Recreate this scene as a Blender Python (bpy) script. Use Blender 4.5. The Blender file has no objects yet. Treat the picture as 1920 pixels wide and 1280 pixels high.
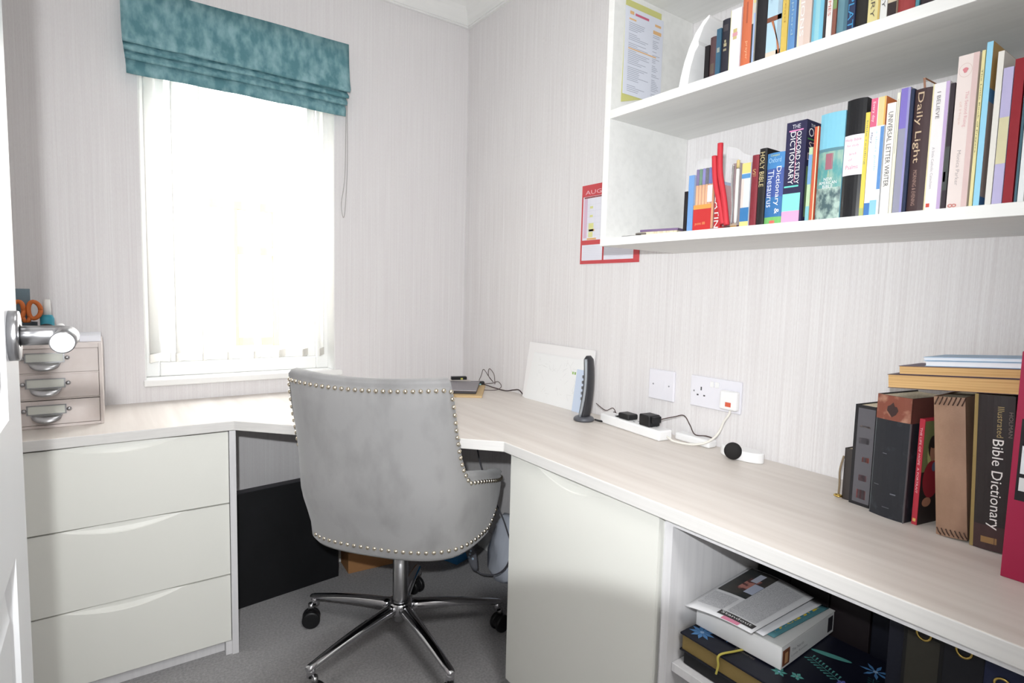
import bpy, bmesh, math, random
from mathutils import Vector, Matrix
random.seed(7)
D = bpy.data
SC = bpy.context.scene
COL = SC.collection
PI = math.pi

# ------------------------------------------------------------------ camera
CAM_P = Vector((-1.3884, -2.3415, 1.1617))
yaw, pitch, roll = -0.6202, -0.0843, 0.0256
fwd = Vector((-math.sin(yaw)*math.cos(pitch), math.cos(yaw)*math.cos(pitch), math.sin(pitch)))
rgt = Vector((math.cos(yaw), math.sin(yaw), 0)); upv = rgt.cross(fwd)
r2 = math.cos(roll)*rgt + math.sin(roll)*upv
u2 = -math.sin(roll)*rgt + math.cos(roll)*upv
cd = D.cameras.new('camera'); cam = D.objects.new('camera', cd); COL.objects.link(cam)
M = Matrix((r2, u2, -fwd)).transposed().to_4x4(); M.translation = CAM_P
cam.matrix_world = M
cd.sensor_width = 36.0; cd.lens = 1074.02/1920*36; cd.clip_start = 0.02; cd.clip_end = 100
SC.camera = cam

# ------------------------------------------------------------------ world, lights, exposure
W = D.worlds.new('world'); SC.world = W; W.use_nodes = True
bg = W.node_tree.nodes['Background']
bg.inputs[0].default_value = (0.93, 0.965, 1.0, 1); bg.inputs[1].default_value = 10.0
SC.view_settings.view_transform = 'Standard'; SC.view_settings.look = 'None'
SC.view_settings.exposure = 0.3; SC.view_settings.gamma = 1.0
SC.view_settings.use_curve_mapping = False

# camera flash, just left of and above the lens; the lens barrel's shadow is put into its strength
FL = D.lights.new('flash', 'SPOT'); fo = D.objects.new('flash', FL); COL.objects.link(fo)
fo.location = (-1.436, -2.34, 1.27)
fdir = Vector((math.sin(math.radians(31)), math.cos(math.radians(31)), -0.03)).normalized()
fo.rotation_euler = fdir.to_track_quat('-Z', 'Y').to_euler()
FL.energy = 72; FL.spot_size = math.radians(118); FL.spot_blend = 1.0
FL.shadow_soft_size = 0.012; FL.color = (0.955, 0.98, 1.0)
FL.use_nodes = True
nt = FL.node_tree; nt.nodes.clear()
lo = nt.nodes.new('ShaderNodeOutputLight'); em = nt.nodes.new('ShaderNodeEmission')
geo = nt.nodes.new('ShaderNodeNewGeometry'); dp = nt.nodes.new('ShaderNodeVectorMath'); dp.operation = 'DOT_PRODUCT'
az, el = math.radians(40), math.radians(-60)
bdir = Vector((math.sin(az)*math.cos(el), math.cos(az)*math.cos(el), math.sin(el)))
dp.inputs[1].default_value = (bdir[0], bdir[1], bdir[2])
mr = nt.nodes.new('ShaderNodeMapRange'); mr.interpolation_type = 'SMOOTHSTEP'
mr.inputs['From Min'].default_value = math.cos(math.radians(31.4)); mr.inputs['From Max'].default_value = math.cos(math.radians(28.8))
mr.inputs['To Min'].default_value = 1.0; mr.inputs['To Max'].default_value = 0.02
nt.links.new(geo.outputs['Incoming'], dp.inputs[0]); nt.links.new(dp.outputs['Value'], mr.inputs['Value'])
nt.links.new(mr.outputs['Result'], em.inputs['Strength']); nt.links.new(em.outputs[0], lo.inputs[0])

def area(name, loc, target, size, size_y, power, color):
    L = D.lights.new(name, 'AREA'); L.shape = 'RECTANGLE'; L.size = size; L.size_y = size_y
    L.energy = power; L.color = color
    o = D.objects.new(name, L); COL.objects.link(o); o.location = loc
    o.rotation_euler = (Vector(target)-Vector(loc)).to_track_quat('-Z', 'Y').to_euler()
    return o
# added fill lights with no seen source: over the study, in the hall
area('added_study_fill', (-1.0, -1.45, 2.42), (-1.0, -1.45, 0), 0.35, 0.35, 3.5, (1.0, 0.99, 0.98))
area('added_hall_fill', (-1.2, -3.0, 2.40), (-1.1, -2.7, 0), 0.5, 0.5, 20, (1.0, 0.99, 0.98))

# ------------------------------------------------------------------ materials
def lin(c):
    out = []
    for v in c[:3]:
        v = v/255.0
        out.append(v/12.92 if v <= 0.04045 else ((v+0.055)/1.055)**2.4)
    return (out[0], out[1], out[2], 1.0)
MC = {}
def mat(name, col=(200, 200, 200), rough=0.6, metal=0.0, spec=0.4, noise=None, bump=None, alpha=1.0, trans=0.0, emit=None, sheen=0.0, coat=0.0):
    if name in MC: return MC[name]
    m = D.materials.new(name); m.use_nodes = True; MC[name] = m
    nt = m.node_tree; b = nt.nodes['Principled BSDF']
    b.inputs['Base Color'].default_value = lin(col)
    b.inputs['Roughness'].default_value = rough; b.inputs['Metallic'].default_value = metal
    b.inputs['Specular IOR Level'].default_value = spec
    if sheen: b.inputs['Sheen Weight'].default_value = sheen
    if coat: b.inputs['Coat Weight'].default_value = coat
    if trans: b.inputs['Transmission Weight'].default_value = trans
    if alpha < 1: b.inputs['Alpha'].default_value = alpha
    if emit: b.inputs['Emission Color'].default_value = lin(emit[0]); b.inputs['Emission Strength'].default_value = emit[1]
    m.diffuse_color = lin(col)
    if noise or bump:
        tc = nt.nodes.new('ShaderNodeTexCoord')
    if noise:   # (second colour, scale xyz, contrast lo, hi, detail)
        c2, sc, lo_, hi_, det = noise
        mp = nt.nodes.new('ShaderNodeMapping'); mp.inputs['Scale'].default_value = sc
        nz = nt.nodes.new('ShaderNodeTexNoise'); nz.inputs['Scale'].default_value = 1.0; nz.inputs['Detail'].default_value = det
        cr = nt.nodes.new('ShaderNodeValToRGB')
        cr.color_ramp.elements[0].position = lo_; cr.color_ramp.elements[1].position = hi_
        cr.color_ramp.elements[0].color = lin(col); cr.color_ramp.elements[1].color = lin(c2)
        nt.links.new(tc.outputs['Object'], mp.inputs[0]); nt.links.new(mp.outputs[0], nz.inputs['Vector'])
        nt.links.new(nz.outputs['Fac'], cr.inputs[0]); nt.links.new(cr.outputs[0], b.inputs['Base Color'])
    if bump:    # (scale xyz, strength, distance)
        sc, st, di = bump
        mp = nt.nodes.new('ShaderNodeMapping'); mp.inputs['Scale'].default_value = sc
        nz = nt.nodes.new('ShaderNodeTexNoise'); nz.inputs['Scale'].default_value = 1.0; nz.inputs['Detail'].default_value = 4
        bp = nt.nodes.new('ShaderNodeBump'); bp.inputs['Strength'].default_value = st; bp.inputs['Distance'].default_value = di
        nt.links.new(tc.outputs['Object'], mp.inputs[0]); nt.links.new(mp.outputs[0], nz.inputs['Vector'])
        nt.links.new(nz.outputs['Fac'], bp.inputs['Height']); nt.links.new(bp.outputs[0], b.inputs['Normal'])
    return m
def C_(rgb, rough=0.55, spec=0.35):          # colour with haze put in by greying and lifting, cached by value
    g = 0.3*rgb[0]+0.59*rgb[1]+0.11*rgb[2]; k = 0.16
    soft = [(v*(1-k)+g*k)*0.955+4 for v in rgb]
    return mat('paint_%d_%d_%d' % tuple(rgb) + ('_g' if rough < .4 else ''), soft, rough, 0, spec)

def wallpaper(name, base, dark, axis):
    m = D.materials.new(name); m.use_nodes = True; nt = m.node_tree; b = nt.nodes['Principled BSDF']
    b.inputs['Roughness'].default_value = 0.75; b.inputs['Specular IOR Level'].default_value = 0.2
    tc = nt.nodes.new('ShaderNodeTexCoord')
    def nzz(sc, det=3):
        mp = nt.nodes.new('ShaderNodeMapping'); mp.inputs['Scale'].default_value = sc
        nz = nt.nodes.new('ShaderNodeTexNoise'); nz.inputs['Scale'].default_value = 1.0; nz.inputs['Detail'].default_value = det
        nt.links.new(tc.outputs['Object'], mp.inputs[0]); nt.links.new(mp.outputs[0], nz.inputs['Vector'])
        return nz.outputs['Fac']
    s1 = (150, 0.1, 3.0) if axis == 'x' else (0.1, 150, 3.0)
    s2 = (330, 0.1, 0.5) if axis == 'x' else (0.1, 330, 0.5)
    s3 = (900, 1, 90) if axis == 'x' else (1, 900, 90)
    a, c, e = nzz(s1), nzz(s2, 1), nzz(s3, 2)
    mx = nt.nodes.new('ShaderNodeMath'); mx.operation = 'ADD'; nt.links.new(a, mx.inputs[0]); nt.links.new(c, mx.inputs[1])
    m2 = nt.nodes.new('ShaderNodeMath'); m2.operation = 'ADD'; nt.links.new(mx.outputs[0], m2.inputs[0]); nt.links.new(e, m2.inputs[1])
    cr = nt.nodes.new('ShaderNodeMapRange'); cr.inputs['From Min'].default_value = 1.15; cr.inputs['From Max'].default_value = 1.85
    nt.links.new(m2.outputs[0], cr.inputs['Value'])
    mix = nt.nodes.new('ShaderNodeMix'); mix.data_type = 'RGBA'
    mix.inputs[6].default_value = lin(dark); mix.inputs[7].default_value = lin(base)
    nt.links.new(cr.outputs[0], mix.inputs[0]); nt.links.new(mix.outputs[2], b.inputs['Base Color'])
    bp = nt.nodes.new('ShaderNodeBump'); bp.inputs['Strength'].default_value = 0.35; bp.inputs['Distance'].default_value = 0.0012
    nt.links.new(m2.outputs[0], bp.inputs['Height']); nt.links.new(bp.outputs[0], b.inputs['Normal'])
    return m
M_WALLX = wallpaper('striped_wallpaper_window_side', (233, 231, 231), (223, 219, 220), 'x')
M_WALLY = wallpaper('striped_wallpaper_shelf_side', (236, 234, 234), (221, 217, 217), 'y')
M_PLASTER = mat('white_ceiling_paint', (236, 236, 234), 0.8, bump=((60, 60, 60), 0.05, 0.002))
M_CARPET = mat('grey_carpet_pile', (158, 156, 157), 0.95, spec=0.1, noise=((190, 188, 189), (140, 140, 140), 0.35, 0.68, 6), bump=((420, 420, 420), 1.0, 0.006), sheen=0.3)
M_OAK = mat('pale_limed_oak', (222, 215, 208), 0.42, spec=0.4, noise=((207, 198, 190), (30, 1.6, 30), 0.35, 0.75, 5), bump=((160, 3, 160), 0.15, 0.0006))
M_EDGE = mat('white_wood_edging', (224, 222, 219), 0.45, noise=((217, 215, 212), (20, 1.5, 200), 0.4, 0.8, 4))
M_SHELF = mat('white_woodgrain_board', (234, 234, 231), 0.5, noise=((226, 226, 223), (60, 3.0, 60), 0.4, 0.8, 4))
M_CARC = mat('white_carcass_board', (226, 225, 226), 0.5, noise=((214, 213, 215), (70, 70, 3), 0.4, 0.8, 4))
M_IVORY = mat('satin_ivory_front', (233, 233, 226), 0.42, spec=0.45)
M_DOOR = mat('white_door_gloss', (238, 239, 241), 0.35, spec=0.5, noise=((230, 232, 234), (4, 4, 3), 0.3, 0.8, 3), bump=((60, 60, 6), 0.12, 0.001))
M_UPVC = mat('white_upvc', (240, 240, 238), 0.35)
M_STEEL = mat('satin_steel', (172, 172, 174), 0.28, metal=1.0)
M_CHROME = mat('polished_chrome', (205, 205, 208), 0.08, metal=1.0)
M_NAIL = mat('silver_nail', (225, 215, 196), 0.18, metal=1.0)
M_VELVET = mat('grey_velvet', (149, 148, 148), 0.8, spec=0.15, noise=((132, 131, 131), (14, 14, 8), 0.48, 0.78, 7), bump=((30, 30, 30), 0.12, 0.004), sheen=0.35)
M_BLACKP = mat('black_plastic', (22, 22, 24), 0.45)
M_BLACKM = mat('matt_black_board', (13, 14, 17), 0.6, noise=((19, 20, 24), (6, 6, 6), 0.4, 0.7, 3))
M_PAGES = mat('book_paper', (226, 215, 190), 0.85, noise=((205, 192, 165), (260, 260, 12), 0.4, 0.6, 2))
M_YPAGES = mat('yellowed_paper', (214, 176, 122), 0.85, noise=((190, 150, 98), (14, 6, 320), 0.35, 0.7, 3))
M_WHITE = mat('white_plastic', (240, 240, 240), 0.35)
M_TEAL = None

# ------------------------------------------------------------------ mesh helpers
def finish(name, bm, mats, parent=None, smooth=False, bevel=0.0, seg=2, subsurf=0, autos=None):
    me = D.meshes.new(name)
    bmesh.ops.recalc_face_normals(bm, faces=bm.faces)
    bm.to_mesh(me); bm.free()
    if not isinstance(mats, (list, tuple)): mats = [mats]
    for m in mats: me.materials.append(m)
    o = D.objects.new(name, me); COL.objects.link(o)
    if parent: o.parent = parent
    if smooth: me.polygons.foreach_set('use_smooth', [True]*len(me.polygons))
    if bevel:
        md = o.modifiers.new('bevel', 'BEVEL'); md.width = bevel; md.segments = seg; md.limit_method = 'ANGLE'; md.angle_limit = math.radians(40)
        md.harden_normals = False
    if subsurf:
        md = o.modifiers.new('sub', 'SUBSURF'); md.levels = subsurf; md.render_levels = subsurf
    return o
def tag(o, label=None, cat=None, group=None, kind=None):
    if label: o['label'] = label
    if cat: o['category'] = cat
    if group: o['group'] = group
    if kind: o['kind'] = kind
    return o
def empty(name, loc, label, cat, rz=0, group=None):
    o = D.objects.new(name, None); COL.objects.link(o); o.location = loc; o.rotation_euler = (0, 0, rz); o.empty_display_size = 0.05
    return tag(o, label, cat, group)
def box(bm, x0, x1, y0, y1, z0, z1, mi=0, M=None):
    vs = [bm.verts.new((x, y, z)) for x in (x0, x1) for y in (y0, y1) for z in (z0, z1)]
    if M is not None:
        for v in vs: v.co = M @ v.co
    q = [(0, 1, 3, 2), (4, 6, 7, 5), (0, 4, 5, 1), (2, 3, 7, 6), (0, 2, 6, 4), (1, 5, 7, 3)]
    fs = []
    for f in q:
        fc = bm.faces.new([vs[i] for i in f]); fc.material_index = mi; fs.append(fc)
    return fs
def bx(name, x0, x1, y0, y1, z0, z1, m, parent=None, bevel=0.0, seg=2, M=None):
    bm = bmesh.new(); box(bm, x0, x1, y0, y1, z0, z1, 0, M)
    return finish(name, bm, m, parent, bevel=bevel, seg=seg)
def struct(o):
    o['kind'] = 'structure'; return o
def quad(bm, pts, mi=0):
    f = bm.faces.new([bm.verts.new(p) for p in pts]); f.material_index = mi; return f
def tube_bm(bm, pts, r, n=8, mi=0, r_end=None, cap=True):
    pts = [Vector(p) for p in pts]; rings = []
    prev = None
    for i, p in enumerate(pts):
        t = (pts[min(i+1, len(pts)-1)]-pts[max(i-1, 0)]).normalized()
        a = prev if prev is not None else (Vector((0, 0, 1)) if abs(t.z) < 0.9 else Vector((1, 0, 0)))
        a = (a-t*a.dot(t)).normalized(); prev = a; b = t.cross(a)
        rr = r if r_end is None else r+(r_end-r)*i/(len(pts)-1)
        rings.append([bm.verts.new(p+rr*(math.cos(2*PI*k/n)*a+math.sin(2*PI*k/n)*b)) for k in range(n)])
    for A, B in zip(rings, rings[1:]):
        for k in range(n):
            f = bm.faces.new((A[k], A[(k+1) % n], B[(k+1) % n], B[k])); f.material_index = mi; f.smooth = True
    if cap:
        bm.faces.new(rings[0][::-1]).material_index = mi; bm.faces.new(rings[-1]).material_index = mi
def smooth_path(pts, n=8):
    P = [Vector(p) for p in pts]; out = []
    for i in range(len(P)-1):
        p0, p1, p2, p3 = P[max(i-1, 0)], P[i], P[i+1], P[min(i+2, len(P)-1)]
        for k in range(n):
            t = k/n
            out.append(0.5*((2*p1)+(-p0+p2)*t+(2*p0-5*p1+4*p2-p3)*t*t+(-p0+3*p1-3*p2+p3)*t**3))
    out.append(P[-1]); return out
def tube(name, pts, r, m, parent=None, n=8, sm=8, r_end=None):
    bm = bmesh.new(); tube_bm(bm, smooth_path(pts, sm) if sm > 1 else pts, r, n, 0, r_end)
    return finish(name, bm, m, parent)
def lathe(bm, prof, c=(0, 0, 0), n=28, mi=0, M=None):
    c = Vector(c); rings = []
    for r, z in prof:
        if r < 1e-6: rings.append([bm.verts.new(c+Vector((0, 0, z)))])
        else: rings.append([bm.verts.new(c+Vector((r*math.cos(2*PI*k/n), r*math.sin(2*PI*k/n), z))) for k in range(n)])
    for A, B in zip(rings, rings[1:]):
        for k in range(n):
            k2 = (k+1) % n
            vs = [A[k % len(A)], A[k2 % len(A)], B[k2 % len(B)], B[k % len(B)]]
            u = []
            for v in vs:
                if v not in u: u.append(v)
            if len(u) > 2:
                f = bm.faces.new(u); f.material_index = mi; f.smooth = True
    if M is not None:
        for R in rings:
            for v in R: v.co = M @ v.co
def prism(bm, pts2, f, a, b, mi=0):
    """extrude a 2-D outline; f(u, v, w) gives the 3-D point"""
    A = [bm.verts.new(f(u, v, a)) for u, v in pts2]; B = [bm.verts.new(f(u, v, b)) for u, v in pts2]
    n = len(pts2)
    bm.faces.new(A[::-1]).material_index = mi; bm.faces.new(B).material_index = mi
    for i in range(n):
        bm.faces.new((A[i], A[(i+1) % n], B[(i+1) % n], B[i])).material_index = mi
def text(name, s, size, org, xd, yd, m, parent, w=None, h=None, align='CENTER', ext=0.0002, bold=0.0):
    """lettering as a mesh; xd reading direction, yd up direction of the letters; fitted into w x h"""
    cu = D.curves.new(name, 'FONT'); cu.body = s; cu.size = size; cu.align_x = align; cu.align_y = 'CENTER'; cu.extrude = 0.0
    cu.offset = bold; cu.resolution_u = 2
    to = D.objects.new(name, cu); COL.objects.link(to)
    dg = bpy.context.evaluated_depsgraph_get()
    me = D.meshes.new_from_object(to.evaluated_get(dg)); D.objects.remove(to)
    if len(me.vertices) == 0: return None
    xs = [v.co.x for v in me.vertices]; ys = [v.co.y for v in me.vertices]
    cx, cy = (min(xs)+max(xs))/2, (min(ys)+max(ys))/2
    sx = sy = 1.0
    if w and h:
        sx, sy = w/(max(xs)-min(xs)), h/(max(ys)-min(ys))
    xd = Vector(xd).normalized(); yd = Vector(yd).normalized(); zd = xd.cross(yd); org = Vector(org)
    for v in me.vertices:
        v.co = org+xd*(v.co.x-cx)*sx+yd*(v.co.y-cy)*sy+zd*0.0003
    me.materials.clear(); me.materials.append(m)
    o = D.objects.new(name, me); COL.objects.link(o); o.parent = parent
    return o

# ================================================================== ROOM
XL, YF, ZC = -1.67, -2.26, 2.45
# floor, ceiling
struct(bx('floor', -2.4, 0.1, -3.7, 0.1, -0.06, 0.0, M_CARPET))
struct(bx('ceiling', -2.4, 0.1, -3.7, 0.1, ZC, ZC+0.06, M_PLASTER))
# window wall with opening
WX0, WX1, WZ0, WZ1 = -1.277, -0.615, 0.826, 2.02
WH0 = 0.806
bm = bmesh.new()
box(bm, XL-0.1, WX0, 0.0, 0.14, 0, ZC); box(bm, WX1, 0.1, 0.0, 0.14, 0, ZC)
box(bm, WX0, WX1, 0.0, 0.14, 0, WH0); box(bm, WX0, WX1, 0.0, 0.14, WZ1, ZC)
struct(finish('wall_back', bm, M_WALLX))
struct(bx('wall_right', 0.0, 0.1, -3.7, 0.0, 0, ZC, M_WALLY))
struct(bx('wall_left', XL-0.1, XL, YF, 0.0, 0, ZC, M_WALLY))
bm = bmesh.new(); box(bm, XL-0.1, -1.53, YF-0.08, YF, 0, ZC); box(bm, -0.66, 0.0, YF-0.08, YF, 0, ZC); box(bm, -1.53, -0.66, YF-0.08, YF, 2.04, ZC)
struct(finish('wall_front', bm, M_WALLX))
struct(bx('wall_unseen_hall_end', -2.4, 0.0, -3.7, -3.6, 0, ZC, M_PLASTER))  # unseen hall walls, added to keep sky light out of the doorway
struct(bx('wall_unseen_hall_left', -2.5, -2.4, -3.7, YF-0.08, 0, ZC, M_PLASTER))
struct(bx('wall_unseen_hall_return', -2.4, XL-0.1, YF-0.08, YF, 0, ZC, M_PLASTER))
# cove along the window wall and the shelf wall
HC = 2.3466
def cove_profile(n=8):
    w = ZC-HC
    pts = [(0, HC), (0.012, HC), (0.012, HC+0.008)]
    for i in range(n+1):
        a = PI/2*i/n
        pts.append((w+0.012-(w-0.008)*math.cos(a)-0.004, ZC-0.004-(w-0.012)*(1-math.sin(a))))
    pts += [(w+0.012, ZC), (0, ZC)]
    return pts
cp = cove_profile()
bm = bmesh.new()
A = [bm.verts.new((-u, -u, z)) for u, z in cp]; B = [bm.verts.new((XL, -u, z)) for u, z in cp]
for i in range(len(cp)-1): bm.faces.new((A[i], A[i+1], B[i+1], B[i]))
struct(finish('trim_1', bm, M_PLASTER))
bm = bmesh.new()
A = [bm.verts.new((-u, -u, z)) for u, z in cp]; B = [bm.verts.new((-u, YF, z)) for u, z in cp]
for i in range(len(cp)-1): bm.faces.new((A[i], A[i+1], B[i+1], B[i]))
struct(finish('trim_2', bm, M_PLASTER))
struct(bx('baseboard_back', XL, -0.013, -0.013, 0.0, 0, 0.09, M_UPVC, bevel=0.003))
struct(bx('baseboard_right', -0.013, 0.0, -2.2, 0.0, 0, 0.09, M_UPVC, bevel=0.003))
# door frame
bm = bmesh.new(); box(bm, -1.56, -1.515, YF-0.09, YF+0.004, 0, 2.06); box(bm, -0.69, -0.645, YF-0.09, YF+0.004, 0, 2.06); box(bm, -1.56, -0.645, YF-0.09, YF+0.004, 2.03, 2.07)
struct(finish('trim_3', bm, M_UPVC, bevel=0.002))

# ------------------------------------------------------------------ window
win = struct(D.objects.new('window_1', None)); COL.objects.link(win); win.location = (0, 0, 0)
bm = bmesh.new()
fy0, fy1 = 0.085, 0.145
box(bm, WX0, WX0+0.05, fy0, fy1, WZ0, WZ1); box(bm, WX1-0.05, WX1, fy0, fy1, WZ0, WZ1)
box(bm, WX0+0.05, WX1-0.05, fy0, fy1, WZ0, WZ0+0.05); box(bm, WX0+0.05, WX1-0.05, fy0, fy1, WZ1-0.05, WZ1)
finish('window_frame', bm, M_UPVC, win, bevel=0.004)
bm = bmesh.new()
a0, a1 = WX0+0.05, WX1-0.05
box(bm, a0, a0+0.035, 0.1, 0.135, WZ0+0.05, WZ1-0.05); box(bm, a1-0.035, a1, 0.1, 0.135, WZ0+0.05, WZ1-0.05)
box(bm, a0+0.035, a1-0.035, 0.1, 0.135, WZ0+0.05, WZ0+0.085); box(bm, a0+0.035, a1-0.035, 0.1, 0.135, WZ1-0.085, WZ1-0.05)
finish('window_sash', bm, M_UPVC, win, bevel=0.003)
gm = D.materials.new('window_glass'); gm.use_nodes = True; gn = gm.node_tree; gn.nodes.clear()
go = gn.nodes.new('ShaderNodeOutputMaterial'); gt = gn.nodes.new('ShaderNodeBsdfTransparent'); gg = gn.nodes.new('ShaderNodeBsdfGlossy'); gx = gn.nodes.new('ShaderNodeMixShader')
gg.inputs['Roughness'].default_value = 0.02; gx.inputs[0].default_value = 0.05
gn.links.new(gt.outputs[0], gx.inputs[1]); gn.links.new(gg.outputs[0], gx.inputs[2]); gn.links.new(gx.outputs[0], go.inputs[0])
bx('window_pane', a0+0.03, a1-0.03, 0.115, 0.119, WZ0+0.08, WZ1-0.08, gm, win)
bx('sill_nosing', -1.283, -0.588, -0.022, -0.0012, 0.806, 0.829, M_UPVC, win, bevel=0.004)
sm_ = bx('window_sill', -1.277, -0.6152, -0.001, 0.14, 0.8062, 0.826, M_UPVC, win, bevel=0.004)
bm = bmesh.new()
box(bm, WX0, WX0+0.003, 0.0, 0.085, WZ0, WZ1); box(bm, WX1-0.003, WX1, 0.0, 0.085, WZ0, WZ1)
finish('window_reveal', bm, M_UPVC, win)

# vertical louvre blind inside the reveal
vb = empty('vertical_blind', (0, 0.045, 1.98), 'sheer white vertical slat blind hanging inside the bright window', 'blind')
sl = D.materials.new('sheer_white_slat'); sl.use_nodes = True; sn = sl.node_tree
pb = sn.nodes['Principled BSDF']; pb.inputs['Base Color'].default_value = (0.95, 0.94, 0.93, 1); pb.inputs['Roughness'].default_value = 0.9
tl = sn.nodes.new('ShaderNodeBsdfTranslucent'); tl.inputs[0].default_value = (0.97, 0.965, 0.95, 1)
mxs = sn.nodes.new('ShaderNodeMixShader'); mxs.inputs[0].default_value = 0.75
sn.links.new(pb.outputs[0], mxs.inputs[1]); sn.links.new(tl.outputs[0], mxs.inputs[2]); sn.links.new(mxs.outputs[0], sn.nodes['Material Output'].inputs[0])
bx('head_rail', WX0+0.006, WX1-0.006, -0.02, 0.02, 0.005, 0.035, M_UPVC, vb, bevel=0.003)
sx = [-1.243, -1.163, -1.078, -0.995, -0.903, -0.811, -0.722, -0.655]
for x in sx:
    bm = bmesh.new(); a = math.radians(60)
    n = 6; hw = 0.04
    for z0, z1 in ((-1.07, 0.005),):
        cols = []
        for i in range(n+1):
            u = -hw+2*hw*i/n; bow = 0.004*(1-(u/hw)**2)
            px, py = u*math.cos(a)-bow*math.sin(a), u*math.sin(a)+bow*math.cos(a)
            cols.append((bm.verts.new((x+px, py, z0)), bm.verts.new((x+px, py, z1))))
        for p, q in zip(cols, cols[1:]): bm.faces.new((p[0], q[0], q[1], p[1]))
    s = finish('slat', bm, sl, vb, smooth=True)
    md = s.modifiers.new('th', 'SOLIDIFY'); md.thickness = 0.0006
    Mz = Matrix.Translation((x, 0, 0)) @ Matrix.Rotation(a, 4, 'Z')
    bx('slat_weight', -hw+0.002, hw-0.002, -0.0018, 0.0018, -1.095, -1.066, C_((230, 226, 218)), s, M=Mz)

# ------------------------------------------------------------------ outside
ho = empty('neighbouring_house', (0, 4.0, 0), 'pale sunlit house wall outside the window with a brown framed opening', 'building')
bx('wall', -6, 5, 0, 0.3, -1, 6, C_((238, 232, 222)), ho)
bm = bmesh.new()
for x0, x1, z0, z1 in ((-.56, .12, 1.92, 2.0), (.05, .12, .55, 1.919), (-.28, .049, 1.48, 1.56), (-.28, .049, .56, .64), (-.32, -.281, .56, 1.919)):
    box(bm, x0, x1, -0.05, 0.0, z0, z1)
finish('window_frame', bm, C_((140, 98, 68)), ho)
tag(bx('ground_outside', -8, 8, 0.3, 6, -1.05, -1.0, C_((205, 200, 190))), kind='structure')

# ------------------------------------------------------------------ roman blind
M_TEAL = mat('mottled_teal_fabric', (92, 136, 144), 0.85, spec=0.15, noise=((142, 180, 186), (34, 34, 17), 0.38, 0.68, 3), bump=((500, 500, 500), 0.3, 0.001))
rb = empty('roman_blind', (-0.948, 0.0, 1.84), 'mottled teal roman blind folded up above the window', 'blind')
bm = bmesh.new()
prof = [(-.052, .276), (-.056, .2), (-.066, .13), (-.078, .098), (-.074, .09), (-.045, .1), (-.046, .094), (-.07, .075), (-.066, .068), (-.042, .078), (-.042, .07), (-.063, .05), (-.058, .043), (-.038, .055), (-.038, .045), (-.05, .022), (-.049, .0)]
NX = 46; xs0, xs1 = -0.372, 0.372
rows = []
random.seed(3)
ph = [random.uniform(0, 6) for _ in range(4)]
for i in range(NX+1):
    x = xs0+(xs1-xs0)*i/NX; r_ = []
    for j, (y, z) in enumerate(prof):
        inset = 1.0-0.0035*j*0.6
        dz = 0.0012*math.sin(x*9+ph[0])*(1 if j > 2 else 0.2)+(0.0008*math.sin(x*31+j*1.7) if j > 2 else 0)
        dy = 0.002*math.sin(x*14+j+ph[1])
        r_.append(bm.verts.new((x*inset, y+dy, z+dz)))
    rows.append(r_)
for A, B in zip(rows, rows[1:]):
    for j in range(len(prof)-1): bm.faces.new((A[j], A[j+1], B[j+1], B[j]))
o = finish('fabric', bm, M_TEAL, rb, smooth=True); md = o.modifiers.new('th', 'SOLIDIFY'); md.thickness = 0.0022; md.offset = 1
bx('headrail', -0.365, 0.365, -0.05, -0.002, 0.235, 0.275, M_UPVC, rb)
tube('pull_cord', [(0.366, -0.045, 0.26), (0.372, -0.035, 0.0), (0.374, -0.03, -0.2), (0.362, -0.03, -0.385), (0.35, -0.03, -0.34), (0.366, -0.028, -0.2), (0.37, -0.03, 0.2)], 0.0013, C_((176, 172, 170)), rb, n=6)

# ================================================================== DOOR
door = empty('door_1', (-1.47, YF+0.005, 0.0), None, None)
door['kind'] = 'structure'
bm = bmesh.new()
DL, DT = 0.776, 0.04     # leaf runs from the hinge (y=0) to y=DL; visible face at x=0
# leaf with recessed moulded panels
def panel_face(bm, xf, s):
    ys = [0.0, 0.11, 0.325, 0.435, 0.68, DL] ; zs = [0.005, 0.2, 0.875, 1.02, 1.55, 1.66, 1.86, 1.98]
    ys = [0.0, 0.11, 0.335, 0.445, 0.675, DL]
    for i in range(len(ys)-1):
        for j in range(len(zs)-1):
            y0, y1, z0, z1 = ys[i], ys[i+1], zs[j], zs[j+1]
            if i in (1, 3) and j in (1, 3, 5):
                steps = [(0, 0), (0.006, -0.004), (0.016, -0.008), (0.022, -0.008), (0.045, -0.002), (0.046, -0.002)]
                R = []
                for d, dx in steps:
                    top = z1-d
                    R.append([bm.verts.new((xf+s*dx, y, z)) for y, z in ((y0+d, z0+d), (y1-d, z0+d), (y1-d, top), (y0+d, top))])
                for A, B in zip(R, R[1:]):
                    for k in range(4): bm.faces.new((A[k], A[(k+1) % 4], B[(k+1) % 4], B[k]))
                bm.faces.new(R[-1])
            else:
                quad(bm, [(xf, y0, z0), (xf, y1, z0), (xf, y1, z1), (xf, y0, z1)])
panel_face(bm, 0.0, 1); panel_face(bm, -DT, -1)
for a, b in (((0, 0), (0, 1)),):
    quad(bm, [(0, DL, .005), (-DT, DL, .005), (-DT, DL, 1.98), (0, DL, 1.98)])
    quad(bm, [(0, 0, .005), (-DT, 0, .005), (-DT, 0, 1.98), (0, 0, 1.98)])
    quad(bm, [(0, 0, 1.98), (0, DL, 1.98), (-DT, DL, 1.98), (-DT, 0, 1.98)])
    quad(bm, [(0, 0, .005), (0, DL, .005), (-DT, DL, .005), (-DT, 0, .005)])
bmesh.ops.remove_doubles(bm, verts=bm.verts, dist=0.0001)
finish('door_leaf', bm, M_DOOR, door)
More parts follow.
